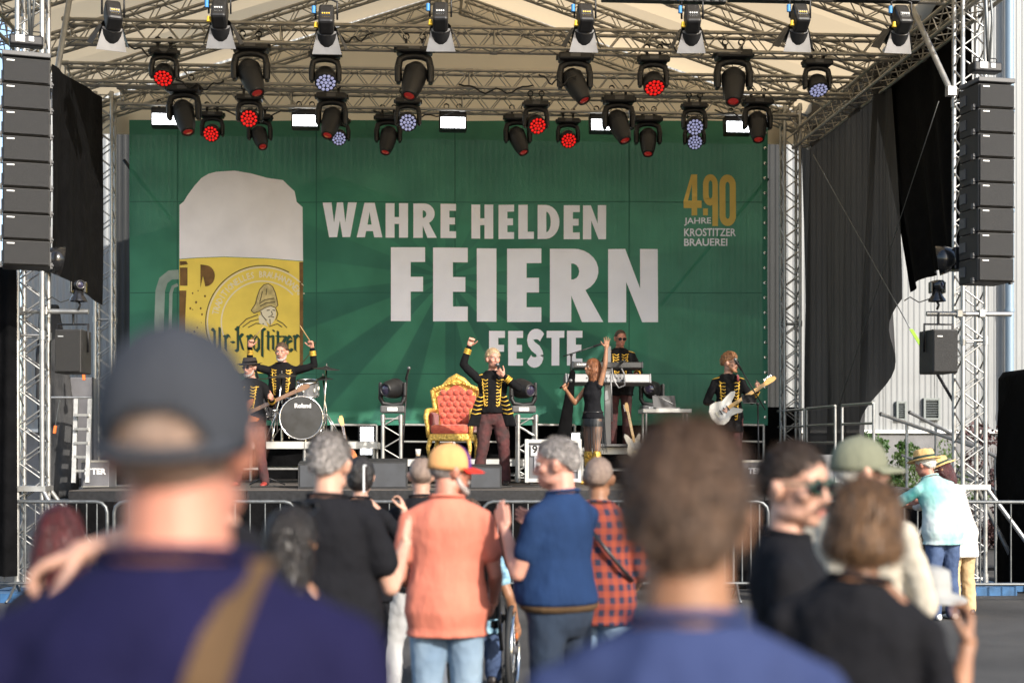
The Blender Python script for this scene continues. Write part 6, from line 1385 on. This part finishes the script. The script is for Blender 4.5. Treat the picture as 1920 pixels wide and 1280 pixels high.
# ---------------------------------------------------------------- guitars
def guitar(label, o_, d, nrm, kind, loc_scale=1.0, name='electric_guitar'):
    """o_: body centre, d: direction of the neck, nrm: facing"""
    d = V(d).normalized(); nrm = V(nrm); nrm = (nrm-d*nrm.dot(d)).normalized(); sx = d.cross(nrm)
    Mx = Matrix((sx, d, nrm)).transposed().to_4x4(); t = thing(name, label, 'guitar', o_); t.rotation_euler = Mx.to_3x3().to_euler(); k = loc_scale
    bd = {'strat': [(-.10, -.20), (0, -.22), (.11, -.20), (.165, -.12), (.155, -.04), (.115, .03), (.125, .10), (.15, .17), (.125, .21), (.08, .17), (.05, .13), (0, .12), (-.05, .14), (-.09, .21), (-.14, .25), (-.165, .20), (-.145, .10), (-.125, .03), (-.165, -.06), (-.165, -.14)],
          'acoustic': [(.20*math.sin(a)*(1 if math.cos(a) < 0 else .78)*(.86+.14*abs(math.cos(a))), -.25*-math.cos(a) if math.cos(a) > 0 else .25*math.cos(a)) for a in [2*PI*i/28 for i in range(28)]]}['strat' if kind != 'acoustic' else 'acoustic']
    th_ = .045 if kind != 'acoustic' else .10
    b_ = MB(); n = len(bd); vs = [(x*k, y*k, z*k) for z in (-th_/2, -th_/2+.012, th_/2-.012, th_/2) for (x, y) in [(q[0]*(1 if abs(z) < th_/2-.001 else .95), q[1]*(1 if abs(z) < th_/2-.001 else .96)) for q in bd]]
    fs = [tuple(range(n))[::-1], tuple(3*n+i for i in range(n))]+[(l*n+i, l*n+(i+1) % n, (l+1)*n+(i+1) % n, (l+1)*n+i) for l in range(3) for i in range(n)]
    b_.add(vs, fs, False); b_.build('body', M[{'strat': 'guitar_white', 'bass': 'sunburst', 'acoustic': 'sunburst'}[kind]], t)
    L = {'strat': .56, 'bass': .74, 'acoustic': .55}[kind]
    y0 = .06
    nm_ = M['neck_brown'] if kind == 'bass' else M['maple']; nk = MB().box((0, (y0+L/2)*k, .026*k), (.048*k, L*k, .024*k), bev=.006*k).build('neck', nm_, t); MB().box((0, (y0+L/2)*k, .041*k), (.046*k, L*k, .006*k)).build('fretboard', M['rosewood'] if kind == 'acoustic' else nm_, nk)
    e = y0+L; hd = [(-.022, 0), (.022, 0), (.030, .04), (.034, .13), (.02, .18), (-.02, .175), (-.045, .10), (-.03, .03)]; h_ = MB(); nn = len(hd); vs = [(x*k, (e+y)*k, z*k) for z in (.016, .032) for x, y in hd]
    h_.add(vs, [tuple(range(nn))[::-1], tuple(nn+i for i in range(nn))]+[(i, (i+1) % nn, nn+(i+1) % nn, nn+i) for i in range(nn)]); ho = h_.build('headstock', nm_, t)
    for i in range(6 if kind != 'bass' else 4): MB().cyl((-.036*k, (e+.03+i*.022)*k, .024*k), (-.062*k, (e+.03+i*.022)*k, .024*k), .006*k, n=6).build('tuner', M['chrome'], ho)
    if kind == 'strat':
        MB().prism([(x*k, y*k) for x, y in ((.02, -.13), (.10, -.12), (.11, -.02), (.07, .08), (.0, .10), (-.07, .10), (-.08, .0), (-.03, -.06))], 0, .004).xf(Matrix(((1, 0, 0, 0), (0, 0, 1, 0), (0, 1, 0, .024), (0, 0, 0, 1)))).build('pickguard', M['keys_white'], t)
    if kind == 'acoustic':
        MB().lathe([(.001, 0), (.05, 0), (.05, .002)], (0, .06*k, th_/2+.001), (0, 0, 1), 20).build('sound_hole', M['black'], t)
    else:
        for y in (-.06, 0, .05): MB().box((0, y*k, .030*k), (.075*k, .016*k, .008*k), bev=.002).build('pickup', M['black'], t)
    MB().box((0, -.11*k, .03*k), (.08*k, .03*k, .012*k)).build('bridge', M['chrome'], t)
    st_ = MB()
    for i in range(6 if kind != 'bass' else 4): x = (-.018+.036*i/(5 if kind != 'bass' else 3))*k; st_.cyl((x, -.11*k, .040*k), (x*.8, (e+.02)*k, .047*k), .0012, n=4)
    st_ = st_.build('strings', M['chrome'], t); st_['kind'] = 'stuff'
    return t
gp = wpt(GT, V((.08, .21, 1.02))*GT.s); gh = wpt(GT, GT.arms[-1][2]+(GT.arms[-1][2]-GT.arms[-1][1]).normalized()*.09)
guitar('white electric guitar with maple neck played by the curly haired guitarist', gp, (gh-gp)+V((0, 0, -.02)), (-.1, -1, .15), 'strat', 1.05)
MB().tube([V((-.10, .19, 1.42))*GT.s, V((-.12, .10, 1.50))*GT.s, V((-.13, -.02, 1.49))*GT.s, V((-.05, -.14, 1.35))*GT.s, V((.12, -.12, 1.1))*GT.s], .028, 8, ry=.006).build('guitar_strap', M['dark_velvet'], GT.root)
gp = wpt(BS, V((.06, .22, .98))*BS.s); gh = wpt(BS, BS.arms[-1][2]+(BS.arms[-1][2]-BS.arms[-1][1]).normalized()*.08)
guitar('brown bass guitar held by the player in the dark hat', gp, aty(540, 741, 18.7)-gp, (0, -1, .15), 'bass', 1.0, 'bass_guitar')
p0 = aty(656, 868, 19.3); p1 = aty(638, 775, 19.5); guitar('acoustic guitar with orange body on a stand before the drum riser', p0, p1-p0, (0, -1, .2), 'acoustic', .86, 'acoustic_guitar')
gs = thing('guitar_stand', 'black folding stand under the acoustic guitar', 'stand', (p0.x, 19.4, DECK)); MB().tube([(-.18, -.1, 0), (-.05, 0, .25), (0, .08, .5)], .01).build('leg', M['black_metal'], gs); MB().tube([(.18, -.1, 0), (.05, 0, .25), (0, .08, .5)], .01).build('leg', M['black_metal'], gs); MB().tube([(0, .25, 0), (0, .08, .5)], .01).build('leg', M['black_metal'], gs)
p0 = aty(1190, 835, 20.6); guitar('guitar standing by the mixer table with maple headstock', p0, aty(1179, 782, 20.6)-p0, (0, -1, .1), 'strat', .8)
# guitar bag
p = aty(1054, 830, 20.4); t = thing('guitar_bag', 'slim black guitar bag leaning beside the female singer', 'bag', (p.x, p.y, 1.56)); d = aty(1072, 700, 20.6)-V(t.location)
b_ = MB(); b_.chain([V((0, 0, .12)), V((0, 0, .12)).lerp(d, .45), d], [.13, .09, .05]); b_.xf(Matrix.Diagonal((1, .5, 1, 1))); new_obj('bag', remesh(b_, .015, 3), M['black_cloth'], t)
# ---------------------------------------------------------------- drum kit
dk = stage_pt(560, 20.95, RZ_D+.014); KIT = 'electronic drum kit pieces'
def drum(name, label, c, axis, r, h, shell, head='drum_head', lugs=8, txt=None, feet=None):
    c = V(c); ax = V(axis).normalized(); t = thing(name, label, 'drum', c); _, u, v = frame(ax)
    MB().lathe([(r, -h/2), (r, h/2)], (0, 0, 0), ax, 36).build('shell', M[shell], t)
    for q in (-1, 1):
        MB().lathe([(.001, q*h/2), (r*.97, q*h/2)], (0, 0, 0), ax, 36).build('drumhead', M[head], t); MB().lathe([(r+.004, q*(h/2-.02)), (r+.014, q*(h/2-.02)), (r+.014, q*(h/2+.008)), (r-.006, q*(h/2+.008)), (r-.006, q*(h/2))], (0, 0, 0), ax, 36).build('hoop', M['chrome'], t)
    for k in range(lugs):
        a = 2*PI*k/lugs+.2; w_ = u*math.cos(a)+v*math.sin(a); MB().cyl(w_*(r+.012)-ax*h*.45, w_*(r+.012)+ax*h*.45, .006, n=6).box(w_*(r+.012), (.02, .02, .05)).build('lug', M['chrome'], t)
    if txt:
        tm = text_mesh(txt, .085, .003, align='CENTER'); tm.transform(Matrix.Translation(ax*(h/2+.004)+V((.02, 0, r*.48))) @ Matrix.Rotation(PI/2, 4, 'X')); new_obj('lettering', tm, M['label_white'], t)
        MB().box(ax*(h/2+.004)+V((-.185, 0, r*.55)), (.08, .003, .045)).build('logo_mark', M['label_white'], t)
    for f_ in feet or []: MB().cyl(V(f_[0]), V(f_[1]), .011).build('leg', M['chrome'], t)
    return t
kc = aty(564, 786, 20.75); kr = .305
drum('bass_drum', 'large black bass drum with white lettering at the front of the kit', (kc.x, 20.85, RZ_D+.014+kr+.02), (.08, -1, .03), kr, .40, 'drum_shell', txt='Roland', feet=[((-.26, .05, -.08), (-.42, -.12, -kr-.015)), ((.26, .05, -.08), (.42, -.12, -kr-.015))])
tp = aty(577, 728, 21.0); drum('tom_drum', 'silver grey rack tom on top of the bass drum', tp, (0, -.25, 1), .15, .22, 'drum_shell_grey', lugs=6)
tp = aty(548, 752, 21.15); drum('tom_drum', 'dark rack tom behind the bass drum', tp, (0, -.25, 1), .14, .16, 'drum_shell', lugs=6)
tp = aty(489, 762, 20.9); drum('floor_tom', 'black floor tom at the left of the bass drum', tp, (0, -.12, 1), .17, .30, 'drum_shell', lugs=6, feet=[((.16*math.cos(a), .16*math.sin(a), .1), (.19*math.cos(a), .19*math.sin(a), -.50)) for a in (.5, 2.6, 4.7)])
tp = aty(510, 775, 21.3); drum('snare_drum', 'snare drum between the floor tom and the bass drum', tp, (0, -.15, 1), .17, .14, 'drum_shell_grey', lugs=8)
def cymbal(px, py, Y, r, tilt, label, foot_px):
    p = aty(px, py, Y); t = thing('cymbal', label, 'cymbal', (aty(foot_px, 0, Y).x, Y, RZ_D+.014)); o_ = p-V(t.location); ax = (math.sin(R(tilt)), -.10, math.cos(R(tilt)))
    MB().lathe([(.001, .035), (.03, .03), (.05, .012), (r*.6, .0), (r, -.016), (r, -.020), (.05, .004)], o_, ax, 32).build('plate', M['cymbal_black'], t)
    MB().cyl(o_, o_+V(ax)*.07, .008).build('wingnut', M['chrome'], t); MB().tube([o_, V((o_.x*.4, 0, o_.z*.62)), V((0, 0, o_.z*.5)), V((0, 0, .12))], .012).build('stand', M['chrome'], t)
    for a in (.3, 2.4, 4.5): MB().tube([(0, 0, .42), (.26*math.cos(a), .26*math.sin(a), .0)], .010).build('leg', M['chrome'], t)
cymbal(612, 690, 21.1, .20, 4, 'thin black crash cymbal at the upper right of the kit', 608); cymbal(606, 709, 21.2, .15, -3, 'small black hi-hat cymbal below the crash at the right', 612); cymbal(529, 704, 20.7, .23, -4, 'wide black ride cymbal in front of the drummer', 520)
sn = thing('drum_stool', 'round black stool under the drummer', 'stool', stage_pt(529, 21.45, RZ_D+.012)); MB().lathe([(.001, .50), (.16, .50), (.18, .46), (.16, .42), (.001, .42)], (0, 0, 0), (0, 0, 1), 20).build('seat', M['leather'], sn); MB().cyl((0, 0, 0), (0, 0, .42), .02).build('post', M['chrome'], sn)
# ---------------------------------------------------------------- keyboards
kb = thing('keyboard_stand', 'pale grey column keyboard stand between female singer and keyboard player', 'stand', stage_pt(1141, 21.0, RZ_K+.012))
MB().box((0, .1, .75), (.10, .06, 1.5), bev=.01).build('column', M['silver_plastic'], kb); MB().box((0, 0, .02), (.6, .5, .04), bev=.01).build('foot', M['silver_plastic'], kb)
for z in (1.0, 1.28):
    for s_ in (-1, 1): MB().box((s_*.20, -.05, z-.02), (.03, .40, .03)).build('arm', M['black_metal'], kb)
def keyboard(px0, px1, py, Y, hh, m_, label, txt, tilt):
    a, b_ = aty(px0, py, Y), aty(px1, py, Y); w = b_.x-a.x; t = thing('keyboard', label, 'keyboard', (a+b_)/2)
    t.rotation_euler = (R(tilt), 0, R(1)); MB().box((0, .14, 0), (w, .30, hh), bev=.012).build('body', M[m_], t)
    nk_ = 44
    for i in range(nk_): MB().box((-w/2+.05+(w-.1)*(i+.5)/nk_, .225, hh/2+.006), ((w-.1)/nk_-.002, .12, .014)).build('key', M['keys_white'], t)
    for s_ in (-1, 1): MB().box((s_*(w/2+.006), .14, 0), (.02, .31, hh+.012), bev=.006).build('end_cheek', M['silver_plastic'] if m_ != 'black' else M['black_gloss'], t)
    pnl = MB()
    for i in range(12): pnl.box((-w/2+.3+i*.05, -.012, 0), (.02, .006, .02))
    pnl.build('ports', M['black'], t)
    if txt:
        tm = text_mesh(txt, .045, .001); tm.transform(Matrix.Translation((-w/2+.05, -.014, -.012)) @ Matrix.Rotation(PI/2, 4, 'X')); new_obj('lettering', tm, M['label_white'], t)
keyboard(1075, 1204, 684, 21.0, .09, 'black', 'upper black keyboard with its back to the audience', 'KROME EX', -4)
keyboard(1062, 1219, 709, 20.9, .13, 'silver_plastic', 'lower wider silver keyboard', None, -8)
# keyboard cable loops
o = MB()
for q in ([(1147, 690), (1150, 712), (1160, 727), (1172, 722), (1170, 700), (1165, 690)], [(1145, 700), (1146, 730), (1148, 790)]): o.tube([aty(x, y, 20.75) for x, y in q], .012, 6)
o = o.off(-aty(1147, 690, 20.75)).build('audio_cable', M['silver_plastic']); o.location = aty(1147, 690, 20.75); tag(o, 'pale cables looping below the keyboards', 'cable')
# mixer table
p = aty(1251, 770, 20.5); mt = thing('mixer_table', 'white topped table with a laptop right of the keyboards', 'table', (p.x, p.y, DECK)); zt_ = p.z-DECK
MB().box((0, .2, zt_), (.72, .45, .06), bev=.01).build('tabletop', M['riser_white'], mt)
for sx in (-1, 1):
    for y in (.05, .35): MB().cyl((sx*.3, y, 0), (sx*.3, y, zt_), .018).build('leg', M['alu'], mt)
lp = thing('laptop', 'open silver laptop seen edge on upon the white table', 'laptop', (p.x+.02, p.y+.2, p.z+.034)); MB().box((0, 0, .01), (.36, .25, .02), bev=.004).build('base', M['silver_plastic'], lp); MB().box((0, .16, .10), (.34, .01, .23), (R(-28), 0, 0), bev=.003).build('lid', M['plastic_grey'], lp)
wire('thin pale rod slanting over the white table', aty(1227, 740, 20.4), aty(1262, 757, 20.4), .008, 'silver_plastic', 'boom_rod', 'rod')
# ---------------------------------------------------------------- microphone stands
def mic_stand(label, base, top, boom, Y, mic_=True, thick_=.012):
    b0 = V(base); t = thing('microphone_stand', label, 'microphone stand', b0); tp = V(top)-b0
    MB().tube([(0, 0, .02), tp], thick_, 8).build('pole', M['black_metal'], t)
    for a in (.4, 2.5, 4.6): MB().tube([(0, 0, .12), (.28*math.cos(a), .28*math.sin(a), .01)], .010).build('leg', M['black_metal'], t)
    if boom:
        e0, e1 = V(boom[0])-b0, V(boom[1])-b0; MB().tube([e0, e1], .009, 6).build('boom', M['black_metal'], t); MB().ell(tp, .025, None, 8, 6).build('joint', M['black_metal'], t); d = (e1-e0).normalized(); end = e1
    else: d = V((.25, -.2, .9)).normalized(); end = tp
    if mic_:
        c = MB().lathe([(.001, -.10), (.016, -.09), (.018, .06)], end, d, 12).build('microphone', M['black'], t); MB().ell(end+d*.08, .026, None, 12, 8).build('grille', M['galv'], c)
Y = 20.8; mic_stand('black microphone stand with long boom left of the keyboards', aty(1070, 845, Y).xy.to_3d()+V((0, 0, 1.56)), aty(1071, 665, Y), (aty(1056, 668, Y), aty(1124, 646, Y)), Y)
Y = 19.6; mic_stand('black microphone stand with boom in front of the guitarist', aty(1423, 0, Y).xy.to_3d()+V((0, 0, DECK)), aty(1421, 757, Y), (aty(1435, 768, Y), aty(1384, 683, Y)), Y)
Y = 20.4; mic_stand('thin microphone stand left of the red throne', aty(751, 0, Y).xy.to_3d()+V((0, 0, DECK)), aty(764, 700, Y), None, Y)
Y = 19.4; mic_stand('microphone stand beside the bass player', aty(497, 0, Y).xy.to_3d()+V((0, 0, DECK)), aty(498, 770, Y), (aty(505, 772, Y), aty(480, 697, 19.2)), Y)
tb = thing('tablet_holder', 'black tablet on the guitarist’s microphone stand', 'tablet', aty(1404, 748, 19.5)); MB().box((0, 0, 0), (.20, .02, .14), (R(-30), 0, R(10)), bev=.005).build('tablet', M['black_gloss'], tb); MB().tube([(0, .03, 0), (.08, .05, -.03), (.13, .08, -.02)], .012).build('arm', M['black_metal'], tb)
# cables on the deck
for k, (a_, b_, Y0, Y1) in enumerate(((470, 640, 18.0, 18.6), (880, 1000, 17.4, 18.2), (150, 300, 17.6, 18.0), (1380, 1460, 18.0, 19.5), (700, 860, 18.4, 17.5))):
    pts = []; x0, x1 = aty(a_, 0, Y0).x, aty(b_, 0, Y1).x
    for i in range(30): u = i/29; pts.append(V((x0+(x1-x0)*u+.08*math.sin(u*13+k), Y0+(Y1-Y0)*u+.18*math.sin(u*9+k*2), DECK+.014)))
    o = MB().tube([q-pts[0] for q in pts], .010, 6).build('stage_cable', M['rubber']); o.location = pts[0]; tag(o, f'black cable lying on the stage floor {["by the bass player", "in front of the singer", "by the step ladder", "near the guitarist", "beside the large wedge monitor"][k]}', 'cable', 'cables on the stage floor')
# ---------------------------------------------------------------- crowd barriers
def barrier(px, D, L, label, ang):
    p = gnd(px, D); t = thing('crowd_barrier', label, 'barrier', p, ang, 'crowd barriers before the stage'); z1, z0, r = 1.10, .20, .12
    pth = [(0, 0, z0), (0, 0, z1-r)]+[(r-r*math.cos(a), 0, z1-r+r*math.sin(a)) for a in (R(30), R(60), R(90))]+[(L-r+r*math.sin(a), 0, z1-r+r*math.cos(a)) for a in (0, R(30), R(60), R(90))]+[(L, 0, z0)]
    MB().tube(pth, .021, 8).cyl((0, 0, z0), (L, 0, z0), .018, n=8).build('frame', M['galv'], t)
    n_ = 12
    for i in range(1, n_): MB().cyl((L*i/n_, 0, z0), (L*i/n_, 0, z1), .009 if i % 4 else .014, n=6).build('bar', M['galv'], t)
    for x in (.35, L-.35): MB().tube([(x, -.30, .02), (x, -.2, .05), (x, 0, z0), (x, .2, .05), (x, .30, .02)], .016, 6).build('foot', M['galv'], t)
barrier(-30, 15.7, 1.36, 'galvanised crowd barrier in front of the left tower', R(-4)); barrier(214, 15.7, 2.0, 'galvanised crowd barrier behind the capped man’s shoulder', R(-4)); barrier(560, 15.7, 2.0, 'galvanised crowd barrier behind the grey haired man', R(-4)); barrier(905, 15.7, 2.0, 'galvanised crowd barrier behind the clapping hands', R(-4)); barrier(1245, 15.7, 1.15, 'galvanised crowd barrier behind the sunglasses man', R(-4)); barrier(1448, 15.7, 1.75, 'galvanised crowd barrier the couple in hats leans on', R(-4)); barrier(1752, 15.6, 2.0, 'galvanised crowd barrier at the right edge before the covered stack', R(-5))
bpy.data.scenes.remove(tmp)
